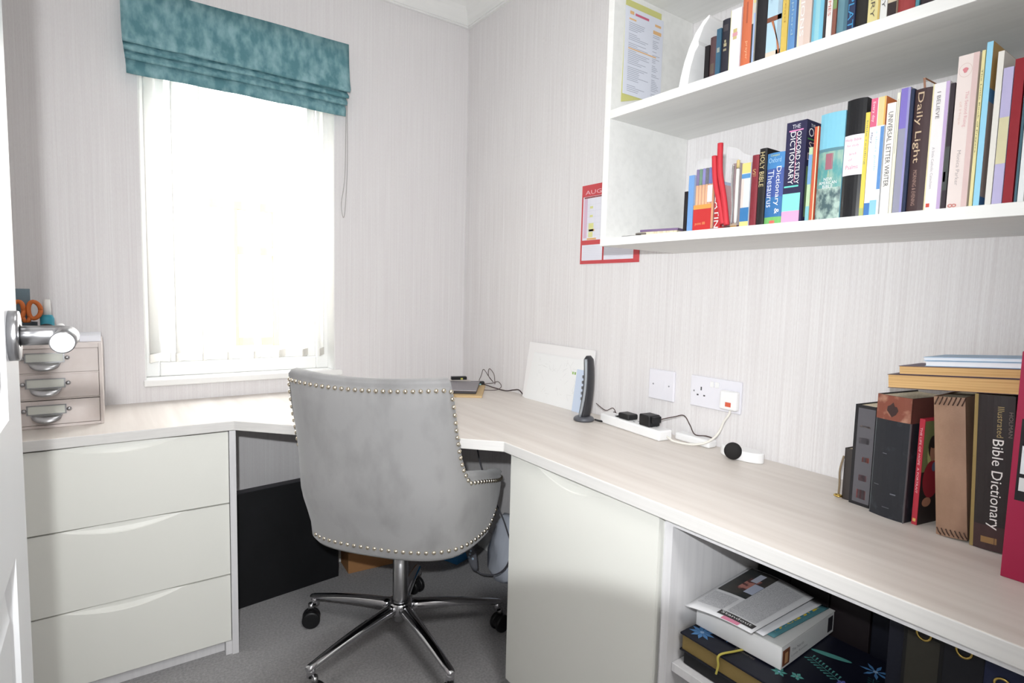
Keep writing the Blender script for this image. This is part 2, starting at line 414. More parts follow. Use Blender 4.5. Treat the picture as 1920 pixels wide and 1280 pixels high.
# lever handle: round rose, neck along +x, lever back along -y
HY, HZ = 0.707, 1.1035
hb = bmesh.new()
Mx = Matrix.Translation((0, HY, HZ)) @ Matrix.Rotation(PI/2, 4, 'Y')
lathe(hb, [(0, 0), (0.0265, 0), (0.0265, 0.0075), (0.0258, 0.0085), (0.012, 0.0088)], n=40, M=Mx)
hr = finish('door_handle', hb, M_STEEL, door)
hb = bmesh.new()
path = [(0.007, HY, HZ), (0.03, HY, HZ)]
for i in range(9):
    a = PI/2*i/8; path.append((0.036+0.013*math.sin(a), HY-0.013*(1-math.cos(a)), HZ))
path += [(0.049, HY-0.04, HZ), (0.0485, HY-0.100, HZ)]
tube_bm(hb, path, 0.0105, 28)
lv = finish('lever', hb, M_STEEL, hr)
for p in lv.data.polygons: p.use_smooth = len(p.vertices) == 4
md = lv.modifiers.new('bv', 'BEVEL'); md.width = 0.001; md.limit_method = 'ANGLE'; md.angle_limit = math.radians(60)

# ================================================================== WORKTOP
P1, P2 = (-1.074, -0.444), (-0.4925, -1.061)
outline = [(XL+0.002, -0.444), P1, P2, (P2[0], YF+0.003), (-0.001, YF+0.003), (-0.001, -0.001), (XL+0.002, -0.001)]
bm = bmesh.new()
top = [bm.verts.new((x, y, 0.75)) for x, y in outline]; bot = [bm.verts.new((x, y, 0.7205)) for x, y in outline]
f = bm.faces.new(top); f.material_index = 0
bm.faces.new(bot[::-1]).material_index = 1
n = len(outline)
for i in range(n):
    bm.faces.new((top[i], bot[i], bot[(i+1) % n], top[(i+1) % n])).material_index = 1
wt = finish('worktop', bm, [M_OAK, M_EDGE], bevel=0.0022)
tag(wt, 'pale limed-oak L-shaped desk worktop with angled inner corner running round two walls', 'worktop')

# scooped fronts -----------------------------------------------------
def scoop_front(name, w, h, sc, depth, m, parent, M, th=0.018, n=120, drop=0.009):
    """front panel in local X (0..w), Z (0..h), outer face at local y=0; sc=(a,b) extent of the finger scoop along the top edge"""
    bm = bmesh.new(); cols = []
    for i in range(n+1):
        x = w*i/n
        t = (x-sc[0])/(sc[1]-sc[0])
        d = depth*(1-(2*t-1)**2)**1.25 if 0 < t < 1 else 0.0
        k = min(1.0, d/(depth*0.8))
        za = h-d
        r_ = [(0, 0), (0, h*0.5), (0, za-0.0015), (0.0025*k, za+0.001*k), (drop*k*0.75, (za+h)/2), (drop*k, h-0.0006)]
        cols.append([bm.verts.new((x, y, z)) for y, z in r_]+[bm.verts.new((x, th, h)), bm.verts.new((x, th, 0))])
    for A, B in zip(cols, cols[1:]):
        for j in range(len(A)):
            j2 = (j+1) % len(A)
            bm.faces.new((A[j], B[j], B[j2], A[j2]))
    bm.faces.new(cols[0]); bm.faces.new(cols[-1][::-1])
    o = finish(name, bm, m, parent); o.data.transform(M)
    return o
# left pedestal of drawers
dc = empty('drawer_cabinet', (-1.36, -0.22, 0), 'ivory three-drawer cabinet under the worktop left of the chair', 'cabinet')
ox, oy = 1.36, 0.22
def L(x, y): return x+ox, y+oy
bm = bmesh.new()
box(bm, -1.086+ox, -1.068+ox, -0.441+oy, -0.03+oy, 0, 0.7195); box(bm, -1.664+ox, -1.646+ox, -0.431+oy, -0.03+oy, 0, 0.7195)
box(bm, -1.646+ox, -1.086+ox, -0.04+oy, -0.03+oy, 0.05, 0.7195)
box(bm, -1.646+ox, -1.086+ox, -0.405+oy, -0.04+oy, 0.05, 0.065)
finish('carcass', bm, M_CARC, dc)
bx('plinth', -1.646+ox, -1.104+ox, -0.405+oy, -0.388+oy, 0, 0.05, M_CARC, dc)
bx('plinth_end', -1.104+ox, -1.086+ox, -0.434+oy, -0.388+oy, 0, 0.042, M_CARC, dc)
for z0, z1 in ((0.045, 0.260), (0.2635, 0.489), (0.4925, 0.7165)):
    dr = scoop_front('drawer', 0.557, z1-z0, (0.137, 0.437), 0.026, M_IVORY, dc, Matrix.Translation((-1.645+ox, -0.434+oy, z0)))
    bm = bmesh.new()
    box(bm, -1.63+ox, -1.10+ox, -0.414+oy, -0.404+oy, z0+0.01, z1-0.04)
    box(bm, -1.63+ox, -1.62+ox, -0.404+oy, -0.06+oy, z0+0.01, z1-0.04); box(bm, -1.11+ox, -1.10+ox, -0.404+oy, -0.06+oy, z0+0.01, z1-0.04)
    box(bm, -1.63+ox, -1.10+ox, -0.404+oy, -0.06+oy, z0+0.006, z0+0.012)
    finish('drawer_box', bm, M_CARC, dr)

# right cupboard with scooped door: front face at x=-0.478
cb = empty('cupboard', (-0.25, -1.34, 0), 'ivory single-door cupboard under the worktop right of the chair', 'cabinet')
ox, oy = 0.25, 1.34
bm = bmesh.new()
box(bm, -0.46+ox, -0.03+ox, -1.095+oy, -1.077+oy, 0, 0.7195); box(bm, -0.46+ox, -0.03+ox, -1.612+oy, -1.594+oy, 0, 0.7195)
box(bm, -0.04+ox, -0.03+ox, -1.594+oy, -1.095+oy, 0.06, 0.7195); box(bm, -0.45+ox, -0.04+ox, -1.594+oy, -1.095+oy, 0.06, 0.078)
box(bm, -0.44+ox, -0.42+ox, -1.594+oy, -1.095+oy, 0.0, 0.06)
finish('carcass', bm, M_CARC, cb)
Md = Matrix.Translation((-0.478+ox, -1.077+oy, 0.06)) @ Matrix.Rotation(-PI/2, 4, 'Z')
scoop_front('cabinet_door', 0.522, 0.656, (0.105, 0.39), 0.03, M_IVORY, cb, Md)

# open unit on the right
ou = empty('open_cabinet', (-0.25, -1.94, 0), 'open-fronted white cabinet under the right end of the worktop, holding papers', 'cabinet')
ox, oy = 0.25, 1.94
bm = bmesh.new()
box(bm, -0.478+ox, -0.03+ox, -1.634+oy, -1.616+oy, 0, 0.7195); box(bm, -0.478+ox, -0.03+ox, -2.25+oy, -2.232+oy, 0, 0.7195)
box(bm, -0.04+ox, -0.03+ox, -2.232+oy, -1.634+oy, 0.0, 0.7195); box(bm, -0.45+ox, -0.04+ox, -2.232+oy, -1.634+oy, 0.06, 0.078)
box(bm, -0.478+ox, -0.462+ox, -2.232+oy, -1.634+oy, 0.708, 0.7175)
box(bm, -0.44+ox, -0.42+ox, -2.232+oy, -1.634+oy, 0.0, 0.06)
finish('carcass', bm, M_CARC, ou)
bx('shelf_board', -0.462+ox, -0.04+ox, -2.231+oy, -1.635+oy, 0.400, 0.418, M_CARC, ou, bevel=0.001)

# ================================================================== WALL SHELVES
su = empty('wall_bookshelf', (-0.157, -1.74, 1.291), 'white wall-mounted bookshelf unit crowded with books above the desk', 'bookshelf')
ox, oy, oz = 0.157, 1.74, -1.291
SX0 = -0.314
bx('end_panel', SX0+ox, -0.001+ox, -1.2455+oy, -1.2255+oy, 0.0, 2.34+oz, M_SHELF, su, bevel=0.001)
bx('end_panel', SX0+ox, -0.001+ox, -2.257+oy, -2.239+oy, 0.0, 2.34+oz, M_SHELF, su, bevel=0.001)
for z0, z1 in ((1.291, 1.311), (1.6145, 1.636), (1.936, 1.957), (2.32, 2.34)):
    bx('shelf', SX0+ox+(0 if z0 < 1.3 else .0005), -0.001+ox, -2.239+oy, -1.2455+oy, z0+oz, z1+oz, M_SHELF, su, bevel=0.001)

# ================================================================== OFFICE CHAIR
CH = Vector((-0.63, -0.692, 0))
chair = empty('office_chair', CH, 'grey velvet wing-armed swivel chair with silver nail trim on a chrome five-star base', 'chair')
crz = -math.radians(50)                    # local +Y is the way the chair faces
RC = Matrix.Rotation(crz, 4, 'Z')
# --- plan curve of the outer shell, back centre -> arm front (right half)
plan = [(0, -.262), (.07, -.26), (.14, -.25), (.2, -.226), (.246, -.18), (.272, -.11), (.285, -.02), (.288, .07), (.279, .14), (.258, .185)]
def cr_curve(pts, n):
    P = smooth_path([(p[0], p[1], 0) for p in pts], 12)
    Ls = [0]
    for a, b in zip(P, P[1:]): Ls.append(Ls[-1]+(b-a).length)
    T = Ls[-1]; out = []; k = 0
    for i in range(n+1):
        s = T*i/n
        while k < len(Ls)-2 and Ls[k+1] < s: k += 1
        t = (s-Ls[k])/max(1e-9, Ls[k+1]-Ls[k]); out.append(P[k].lerp(P[k+1], min(1, t)))
    return out, T
HALF, TL = cr_curve(plan, 90)
def sst(a, b, x):
    t = max(0, min(1, (x-a)/(b-a))); return t*t*(3-2*t)
def top_z(s):        # s = arc length from the back centre
    z = 0.932-0.008*math.cos(s/0.26*PI)*0.5
    dt_ = max(0.0, min(1.0, (s-0.228)/0.10)); drop = sst(0, 1, dt_**0.62) if dt_ > 0 else 0.0
    arm = 0.662-0.075*sst(0.26, TL, s)
    z = z*(1-drop)+arm*drop
    endr = max(0.0, (s-(TL-0.045))/0.045)
    return z-0.085*(1-math.sqrt(max(0.0, 1-endr*endr)))
def bot_z(s):
    return 0.412+0.06*sst(TL-0.2, TL, s)
def shellpt(sgn, s, z, off):
    i = s/TL*90; k = min(89, int(i)); p = HALF[k].lerp(HALF[k+1], i-k)
    t = (HALF[min(90, k+1)]-HALF[max(0, k-1)]).normalized(); nrm = Vector((t.y, -t.x, 0))   # outward
    q = p+nrm*off
    hz = (z-0.45)/0.5
    x = q.x*(1+0.11*sst(0.66, 0.95, z))*(1-0.05*(1-sst(0.42, 0.58, z)))
    y = q.y*(1-0.12*(1-sst(0.44, 0.6, z)))-0.045*max(0, hz)
    return Vector((sgn*x+0.016, y, z))
S = [TL*i/110 for i in range(111)]
# refine the sampling around the neck
S = sorted(set([round(v, 5) for v in S]+[0.225+0.11*i/30 for i in range(31)]))
def rib(sgn, s):
    tz, bz = top_z(s), bot_z(s)
    th = 0.062*(1-0.22*sst(TL-0.04, TL, s))
    pts = []
    pts += [(-th*0.75, bz+0.006), (-0.012, bz-0.004), (0.0, bz+0.01)]
    for k in range(1, 9): pts.append((0.003*math.sin(PI*k/9), bz+0.01+(tz-0.026-bz-0.01)*k/9))
    pts += [(0.0, tz-0.024), (-0.004, tz-0.019)]        # seam where the nails run
    n_ = len(pts)
    pts += [(0.001, tz-0.012), (-0.006, tz-0.003), (-0.02, tz+0.001), (-th*0.7, tz-0.004), (-th, tz-0.024)]
    pts += [(-th-0.006, (tz+0.5)/2), (-th, max(bz+0.03, 0.49))]
    return [shellpt(sgn, s, z, o_) for o_, z in pts]
bm = bmesh.new(); ring = []
seq = [(-1, s) for s in reversed(S)]+[(1, s) for s in S[1:]]
for sg, s in seq: ring.append([bm.verts.new(RC @ p) for p in rib(sg, s)])
for A, B in zip(ring, ring[1:]):
    n = len(A)
    for j in range(n): bm.faces.new((A[j], B[j], B[(j+1) % n], A[(j+1) % n]))
bm.faces.new(ring[0]); bm.faces.new(ring[-1][::-1])
back = finish('backrest', bm, M_VELVET, chair, smooth=True)
# nails: along the top and down to the arms, and along the bottom of the outer back
def nail_mesh():
    bm = bmesh.new(); lathe(bm, [(0.0064, 0), (0.0061, 0.0015), (0.0051, 0.0034), (0.0030, 0.0048), (0, 0.0053)], n=12)
    me = D.meshes.new('nail_head'); bmesh.ops.recalc_face_normals(bm, faces=bm.faces); bm.to_mesh(me); bm.free(); me.materials.append(M_NAIL); return me
NM = nail_mesh()
def edge_points(zf, s0, s1, pitch):
    out = []; d = pitch; last = None
    N = 900
    for i in range(N+1):
        s = s0+(s1-s0)*i/N
        sg = 1 if s >= 0 else -1
        p = shellpt(sg, abs(s), zf(abs(s)), 0.002)
        if last is not None: d += (p-last).length
        last = p
        if d >= pitch: out.append((sg, abs(s), zf(abs(s)))); d = 0
    return out
nails = edge_points(lambda s: top_z(s)-0.030, -0.28, TL-0.02, 0.0195)+edge_points(lambda s: bot_z(s)+0.026, -0.21, TL-0.05, 0.0212)
nails = nails[:100]
for sg, s, z in nails:
    p = shellpt(sg, s, z, 0.0015); q = shellpt(sg, s, z, 0.02); nr = RC.to_3x3() @ (q-p).normalized()
    o = D.objects.new('nail_head', NM); COL.objects.link(o); o.parent = back; o.location = RC @ p
    o.rotation_euler = nr.to_track_quat('Z', 'Y').to_euler()
# seat cushion
bm = bmesh.new(); N = 40; prof = [(0.0, 0.455), (0.80, 0.455), (0.95, 0.462), (1.0, 0.49), (0.99, 0.52), (0.93, 0.542), (0.7, 0.552), (0.0, 0.556)]
rings = []
for f_, z in prof:
    if f_ == 0: rings.append([bm.verts.new(RC @ Vector((0, 0.01, z)))]); continue
    R = []
    for k in range(N):
        a = 2*PI*k/N; cx, sy_ = math.cos(a), math.sin(a)
        x = 0.222*f_*math.copysign(abs(cx)**0.6, cx); y = 0.015+0.215*f_*math.copysign(abs(sy_)**0.6, sy_)
        R.append(bm.verts.new(RC @ Vector((x, y, z))))
    rings.append(R)
for A, B in zip(rings, rings[1:]):
    for k in range(N):
        u = []
        for v in (A[k % len(A)], A[(k+1) % N % len(A)], B[(k+1) % N % len(B)], B[k % len(B)]):
            if v not in u: u.append(v)
        bm.faces.new(u)
finish('seat', bm, M_VELVET, chair, smooth=True)
bm = bmesh.new(); box(bm, -0.17, 0.17, -0.17, 0.17, 0.437, 0.4555, M=RC)
finish('seat_base', bm, M_BLACKP, chair, bevel=0.01)
bm = bmesh.new(); box(bm, -0.07, 0.07, -0.09, 0.09, 0.415, 0.438, M=RC)
finish('tilt_mechanism', bm, M_BLACKP, chair, bevel=0.006)
bm = bmesh.new(); lathe(bm, [(0, 0.098), (0.0235, 0.098), (0.0245, 0.1), (0.0245, 0.425), (0, 0.425)], n=36)
finish('gas_lift_column', bm, M_STEEL, chair)
bm = bmesh.new(); lathe(bm, [(0.026, 0.122), (0.038, 0.124), (0.041, 0.13), (0.041, 0.155), (0.036, 0.163), (0.0255, 0.166), (0.0252, 0.122)], n=36)
finish('base_hub', bm, M_CHROME, chair)
# legs and casters
def caster_parts(Mw, parent):
    cst = bmesh.new()
    # hood
    prism(cst, [(0.028*math.cos(a), 0.03+0.028*math.sin(a)) for a in [math.radians(v) for v in range(-10, 191, 20)]], lambda u, v, w: (u, w, v), -0.0062, 0.0062)
    lathe(cst, [(0, 0.045), (0.009, 0.045), (0.009, 0.068), (0, 0.068)], (0.0, 0, 0), 14)
    for v in cst.verts: v.co = Mw @ v.co
    c = finish('caster', cst, M_BLACKP, parent, smooth=False)
    for sgn in (-1, 1):
        wb = bmesh.new()
        Mx = Matrix.Translation((0, sgn*0.014, 0.030)) @ Matrix.Rotation(PI/2, 4, 'X')
        lathe(wb, [(0, -0.008), (0.022, -0.008), (0.0275, -0.0075), (0.0295, -0.004), (0.0295, 0.004), (0.0275, 0.0075), (0.022, 0.008), (0, 0.008)], (0, 0, 0), 26, M=Mw @ Mx)
        finish('wheel', wb, M_BLACKP, c)
    sb = bmesh.new(); lathe(sb, [(0, 0.06), (0.0095, 0.06), (0.0095, 0.083), (0.0, 0.083)], (0, 0, 0), 14)
    for v in sb.verts: v.co = Mw @ v.co
    finish('caster_stem', sb, M_STEEL, c)
for k, ang in enumerate((54, 126, 198, 270, -18)):
    a = math.radians(ang); d = Vector((math.cos(a), math.sin(a), 0)); t = Vector((-d.y, d.x, 0))
    bm = bmesh.new(); secs = []
    for i in range(13):
        f_ = i/12; r = 0.03+(0.336-0.03)*f_; w = 0.021-0.0085*f_; hh = 0.0175-0.0085*f_; zc = 0.142-0.036*f_+0.006*math.sin(PI*f_)
        ringv = []
        for q in range(14):
            b = 2*PI*q/14
            ringv.append(bm.verts.new(d*r+t*(w*math.cos(b))+Vector((0, 0, zc+hh*math.copysign(abs(math.sin(b))**0.8, math.sin(b))))))
        secs.append(ringv)
    endr = []
    for q in range(14):
        b = 2*PI*q/14; endr.append(bm.verts.new(d*0.345+t*(0.008*math.cos(b))+Vector((0, 0, 0.106+0.006*math.sin(b)))))
    secs.append(endr)
    for A, B in zip(secs, secs[1:]):
        for q in range(14): bm.faces.new((A[q], A[(q+1) % 14], B[(q+1) % 14], B[q])).smooth = True
    bm.faces.new(secs[0]); bm.faces.new(secs[-1])
    finish('leg', bm, M_CHROME, chair)
    bm = bmesh.new(); lathe(bm, [(0, 0.08), (0.0125, 0.08), (0.0125, 0.108), (0, 0.108)], d*0.331, 16); finish('leg_tip', bm, M_CHROME, chair)
    Mw = Matrix.Translation(d*0.331) @ Matrix.Rotation(a+[0.9, 0.6, 1.9, 2.4, 0.4][k], 4, 'Z') @ Matrix.Translation((0.012, 0, 0))
    caster_parts(Mw, chair)

# ================================================================== BOOKS
mat('worn_russet_leather', (128, 72, 56), 0.6, noise=((190, 146, 122), (34, 34, 34), 0.5, 0.72, 6))
mat('scuffed_black_leather', (34, 36, 42), 0.5, noise=((66, 70, 78), (40, 40, 26), 0.6, 0.78, 6))
mat('tan_grained_leather', (158, 126, 104), 0.6, noise=((134, 104, 84), (22, 22, 12), 0.35, 0.7, 5), bump=((300, 300, 300), 0.3, 0.001))
mat('landscape_print', (84, 150, 150), 0.5, noise=((146, 176, 160), (60, 60, 30), 0.4, 0.62, 5))
mat('rocky_print', (74, 96, 100), 0.5, noise=((164, 186, 176), (90, 90, 60), 0.4, 0.6, 5))
def book(x, yl, yr, z, h, depth, col, label, group, decor=(), texts=(), pages=None, side=None, round_=True, name='book', rz=0.0, cat='book', hard=True, gloss=False, marks=()):
    """upright book, spine facing -x at plane x, from yl (left as seen) to yr (right)"""
    w = yl-yr; cx_, cy_ = x, (yl+yr)/2
    root = empty(name, (x, cy_, z), label, cat, rz, group)
    th = min(0.0022, w*0.18) if hard else min(0.0006, w*0.1)
    oh = 0.003 if hard else 0.0
    cm = MC[col] if isinstance(col, str) else C_(col, 0.35 if gloss else 0.55)
    mats = [cm]; hw = w/2
    bm = bmesh.new()
    # case: spine with slight rounding, two boards
    seg = 6; bow = min(0.004, w*0.12) if (round_ and w > 0.012) else 0.0
    out = []; inn = []
    for i in range(seg+1):
        y = -hw+w*i/seg; b = bow*(1-(2*i/seg-1)**2)
        out.append((bow-b, y)); inn.append((bow-b+th, y*(1-2*th/w)))
    ol = [(depth, -hw)]+out+[(depth, hw)]; il = [(depth, -hw+th)]+[(max(p[0], th), p[1]) for p in inn]+[(depth, hw-th)]
    prism(bm, ol+il[::-1], lambda u, v, w_: (u, v, w_), 0.0, h)
    def mi(c):
        m = MC[c] if isinstance(c, str) else C_(c)
        if m not in mats: mats.append(m)
        return mats.index(m)
    for (a, b, c, d_, colr) in decor:      # spine patches: a..b across from the left, c..d up (fractions)
        n_ = 5; e = 0.00025
        for i in range(n_):
            f0, f1 = a+(b-a)*i/n_, a+(b-a)*(i+1)/n_
            y0, y1 = hw-w*f0, hw-w*f1
            x0 = bow*(1-(1-(2*f0-1)**2))-e; x1 = bow*(1-(1-(2*f1-1)**2))-e
            quad(bm, [(x0, y0, h*c), (x0, y0, h*d_), (x1, y1, h*d_), (x1, y1, h*c)], mi(colr))
    if side:                               # marks on the right-hand cover: (u0,u1,v0,v1,col) along depth, height
        for (a, b, c, d_, colr) in side:
            quad(bm, [(depth*a, -hw-0.0002, h*c), (depth*b, -hw-0.0002, h*c), (depth*b, -hw-0.0002, h*d_), (depth*a, -hw-0.0002, h*d_)], mi(colr))
    finish('cover', bm, mats, root)
    if w > 2*th+0.001:
        bx('pages', bow+th, depth-oh-0.0005, -hw+th*1.02, hw-th*1.02, oh*0.7+0.0003, h-oh*0.7-0.0003, pages or M_PAGES, root)
    for t in texts:                        # (string, centre across, z0, z1, letter width across (fraction), colour, vertical?)
        s, fc, z0, z1, ww, colr = t[:6]
        b = bow*(1-(1-(2*fc-1)**2))
        if len(t) > 6 and t[6] == 'h':
            text('title', s, 0.01, (b-0.0007, hw-w*fc, h*(z0+z1)/2), (0, -1, 0), (0, 0, 1), C_(colr), root, w*ww, h*(z1-z0))
        elif len(t) > 6 and t[6] == 'side':
            # on the right cover: fc = fraction of depth
            text('title', s, 0.01, (depth*fc, -hw-0.0006, h*(z0+z1)/2), (1, 0, 0), (0, 0, 1), C_(colr), root, depth*ww, h*(z1-z0))
        else:
            text('title', s, 0.01, (b-0.0007, hw-w*fc, h*(z0+z1)/2), (0, 0, -1), (0, -1, 0), C_(colr), root, h*(z1-z0), w*ww)
    return root
BKX = -0.302; MZ = 1.3115; TZ = 1.6365
G2 = 'books on the middle shelf'; G1 = 'books on the upper shelf'
K = (28, 28, 32); WH = (240, 238, 236); CRM = (232, 224, 200)
def mb(yl, yr, h, d, col, label, **k): return book(BKX, yl-0.0003, yr+0.0003, MZ, h, d, col, label, G2, **k)
def tb(yl, yr, h, d, col, label, **k): return book(BKX, yl-0.0003, yr+0.0003, TZ, h, d, col, label, G1, **k)
mb(-1.4820, -1.4915, .090, .10, (30, 24, 28), 'small thin black book at the left end of the middle shelf row', round_=False)
mb(-1.4925, -1.5075, .124, .14, (106, 158, 222), 'thin light blue book beside the fineliner pens on the middle shelf', round_=False)
mb(-1.6465, -1.6615, .142, .12, (136, 34, 46), 'small dark red hardback left of the black bible on the middle shelf', decor=((.25, .75, .70, .705, (190, 150, 90)), (.25, .75, .72, .725, (190, 150, 90))), texts=(('S', .5, .73, .80, .5, (190, 150, 90), 'h'),))
mb(-1.6621, -1.6783, .152, .13, (28, 26, 28), 'black bible with gold HOLY BIBLE lettering down its spine', texts=(('HOLY BIBLE', .5, .50, .95, .62, (206, 186, 130)),))
mb(-1.6786, -1.7160, .139, .10, (58, 84, 164), 'blue pocket Dictionary and Thesaurus with green foot on the middle shelf', decor=((0, 1, .78, 1, (58, 132, 200)), (0, 1, .10, .38, (40, 110, 178)), (0, 1, 0, .10, (104, 186, 92)), (.35, .65, .0, .05, (226, 96, 84))),
   texts=(('Oxford', .5, .86, .93, .7, (150, 196, 226), 'h'), ('Compact', .5, .94, .98, .5, (200, 204, 90), 'h'), ('Dictionary &', .70, .14, .80, .34, WH), ('Thesaurus', .30, .24, .76, .34, (206, 214, 236))))
mb(-1.7166, -1.7566, .190, .13, (40, 38, 76), 'thick navy THE OXFORD STUDY DICTIONARY with turquoise and pink blocks on its spine', round_=False,
   decor=((.14, .84, .905, .918, (236, 132, 190)), (.05, .76, .352, .368, (92, 214, 196)), (.0, .88, .115, .29, (122, 226, 208)), (0, .88, 0, .115, (248, 158, 200)), (.52, .55, .40, .89, (226, 120, 150))),
   texts=(('THE', .5, .93, .97, .40, (214, 214, 224), 'h'), ('OXFORD STUDY', .66, .38, .90, .22, WH), ('DICTIONARY', .36, .38, .90, .26, WH),
          ('THE', .16, .935, .965, .12, (220, 220, 226), 'side'), ('OXFORD', .45, .84, .925, .80, WH, 'side'), ('STUDY', .42, .72, .79, .70, (232, 206, 196), 'side'), ('DICTIONARY', .5, .61, .68, .9, (226, 190, 206), 'side')),
   side=((.04, .5, .81, .825, (60, 140, 70)), (.3, .95, .93, .97, (196, 46, 60)), (.05, .9, .05, .55, (110, 140, 90))))
mb(-1.7632, -1.7705, .136, .12, (178, 206, 160), 'thin pale green booklet squeezed right of the navy study dictionary', round_=False, decor=((0, 1, .5, .9, (110, 160, 210)), (0, 1, 0, .2, (120, 190, 200))))
mb(-1.7712, -1.7788, .172, .13, (214, 86, 52), 'thin orange-red book left of the teal landscape bible', round_=False, decor=((.75, 1, 0, 1, (236, 224, 180)),))
b = mb(-1.7801, -1.8240, .191, .14, (116, 196, 222), 'teal landscape-covered bible with white title beside a black labelled one',
   decor=((0, 1, .30, .64, 'landscape_print'), (0, 1, .64, .67, (84, 136, 150)), (0, 1, 0, .30, 'rocky_print'), (.34, .64, .47, .62, (168, 96, 112)), (.47, .50, .40, .46, (190, 196, 150))),
   texts=(('NEW', .5, .365, .395, .35, WH, 'h'), ('AMERICAN', .5, .33, .36, .72, WH, 'h'), ('BIBLE', .5, .295, .325, .42, WH, 'h')))
b = mb(-1.8252, -1.8583, .205, .15, (27, 27, 30), 'fat black spine carrying a white handwritten label with pink writing', gloss=True,
   decor=((-.02, 1.0, .36, .70, (240, 234, 240)),), texts=(('Holy Bible', .5, .64, .67, .8, (222, 130, 160), 'h'), ('for study', .5, .595, .62, .6, (222, 130, 160), 'h'), ('and', .5, .53, .55, .35, (222, 130, 160), 'h'), ('of', .4, .48, .50, .18, (222, 130, 160), 'h'), ('Psalms', .5, .41, .445, .62, (222, 120, 150), 'h')))
mb(-1.8588, -1.8661, .177, .14, (240, 208, 70), 'thin yellow book with blue lettering beside the white and pink spine', round_=False, decor=((0, 1, 0, .08, (176, 190, 110)),), texts=(('bible reading', .5, .5, .92, .5, (110, 140, 120)),))
mb(-1.8664, -1.8900, .198, .15, (238, 240, 244), 'white spine with pink top, yellow corner and blue edge right of the yellow book', round_=False,
   decor=((0, .45, .76, 1, (232, 96, 132)), (.5, .9, .76, 1, (224, 206, 140)), (.9, 1, .76, 1, (240, 176, 70)), (.76, 1, .22, .75, (88, 146, 216)), (0, .38, 0, .11, (64, 124, 200)), (.38, .85, 0, .13, (136, 204, 246))),
   texts=(('Every day', .2, .80, .97, .22, (250, 220, 228)), ('Mary', .17, .62, .71, .18, (96, 92, 130)), ('a short guide', .52, .38, .72, .2, (160, 206, 232))), side=((0, .4, .76, 1, (226, 116, 50)),))
mb(-1.8918, -1.9056, .184, .14, (240, 236, 228), 'slim white UNIVERSAL LETTER WRITER book with grey capitals', round_=False, texts=(('UNIVERSAL LETTER WRITER', .5, .25, .92, .55, (92, 88, 92)),))
mb(-1.9058, -1.9108, .198, .14, (236, 232, 206), 'very thin cream booklet right of the slim white letter writing book', round_=False, decor=((.4, .6, .5, .95, (180, 176, 170)),))
mb(-1.9113, -1.9255, .203, .14, (150, 150, 172), 'silver-grey spine fading to violet at the top, left of Daily Light', round_=False, decor=((0, .75, .68, 1, (126, 110, 204)), (.75, 1, 0, 1, (150, 146, 206))))
mb(-1.9258, -1.9309, .199, .15, (36, 48, 80), 'thin dark navy book pressed against the brown Daily Light', round_=False)
mb(-1.9312, -1.9560, .196, .14, (68, 46, 48), 'dark brown Daily Light book with large cream serif title', texts=(('Daily Light', .34, .40, .97, .46, (206, 178, 142)), ('MORNING & EVENING', .40, .05, .34, .22, (168, 132, 118))))
mb(-1.9565, -1.9795, .198, .14, (236, 232, 232), 'white I BELIEVE spine with a red dot at its foot', round_=False, decor=((0, .08, 0, 1, (230, 218, 166)), (.78, 1, 0, 1, (196, 168, 214)), (.14, .36, .025, .055, (228, 70, 54))),
   texts=(('I BELIEVE', .40, .72, .93, .22, (120, 110, 112)), ('A little Catholic Catechism', .34, .17, .50, .16, (176, 168, 172))))
mb(-1.9800, -1.9866, .193, .14, (52, 42, 50), 'narrow dark book with mottled spine left of the tall pink-white one', round_=False, decor=((0, 1, .15, .5, (72, 76, 74)), (0, .5, .22, .3, (150, 70, 100))))
b = mb(-1.9875, -2.0142, .231, .15, (234, 218, 212), 'tall pinkish white book with a circled pink emblem and pink script', round_=False, decor=((.72, 1, 0, 1, (222, 190, 186)),),
   texts=(('The Second Rising', .55, .53, .76, .22, (222, 164, 168)), ('of Hope', .28, .55, .70, .16, (226, 190, 180)), ('Monica Parker', .42, .15, .38, .18, (176, 164, 164)), ('8', .30, .005, .03, .45, (204, 110, 100))))
bm = bmesh.new()
for R0, R1, c in ((0.0098, 0.0104, 0), (0, 0.004, 1)):
    n = 28
    for i in range(n):
        a, a2 = 2*PI*i/n, 2*PI*(i+1)/n
        if R0: quad(bm, [(-0.0004, R0*math.cos(a)*.8, R0*math.sin(a)), (-0.0004, R1*math.cos(a)*.8, R1*math.sin(a)), (-0.0004, R1*math.cos(a2)*.8, R1*math.sin(a2)), (-0.0004, R0*math.cos(a2)*.8, R0*math.sin(a2))], 0)
        else: bm.faces.new([bm.verts.new(p) for p in ((-0.0005, 0, 0), (-0.0005, R1*math.cos(a)*.8*(1+.25*math.sin(3*a)), R1*math.sin(a)), (-0.0005, R1*math.cos(a2)*.8*(1+.25*math.sin(3*a2)), R1*math.sin(a2)))]).material_index = 1
for v in bm.verts: v.co += Vector((0, 0.003, 0.208))
finish('emblem', bm, [C_((214, 186, 176)), C_((224, 128, 136))], b)
mb(-2.0165, -2.0212, .231, .16, (232, 220, 150), 'thin pale yellow book with dark title beside the tall sky blue one', round_=False, texts=(('The Little Book of Prayers', .5, .35, .88, .55, (110, 106, 74)),))
mb(-2.0218, -2.0298, .241, .26, (142, 214, 246), 'tallest sky blue book with tan and blue cover on the middle shelf', round_=False, side=((0, 1, .72, 1, (196, 154, 84)), (0, 1, .64, .72, (74, 136, 190)), (0, 1, .06, .64, (170, 152, 144)), (0, 1, 0, .06, (64, 118, 176))))
mb(-2.0362, -2.0440, .223, .20, (230, 226, 216), 'slightly bent cream-white book between the sky blue and lilac ones', round_=False, hard=False)
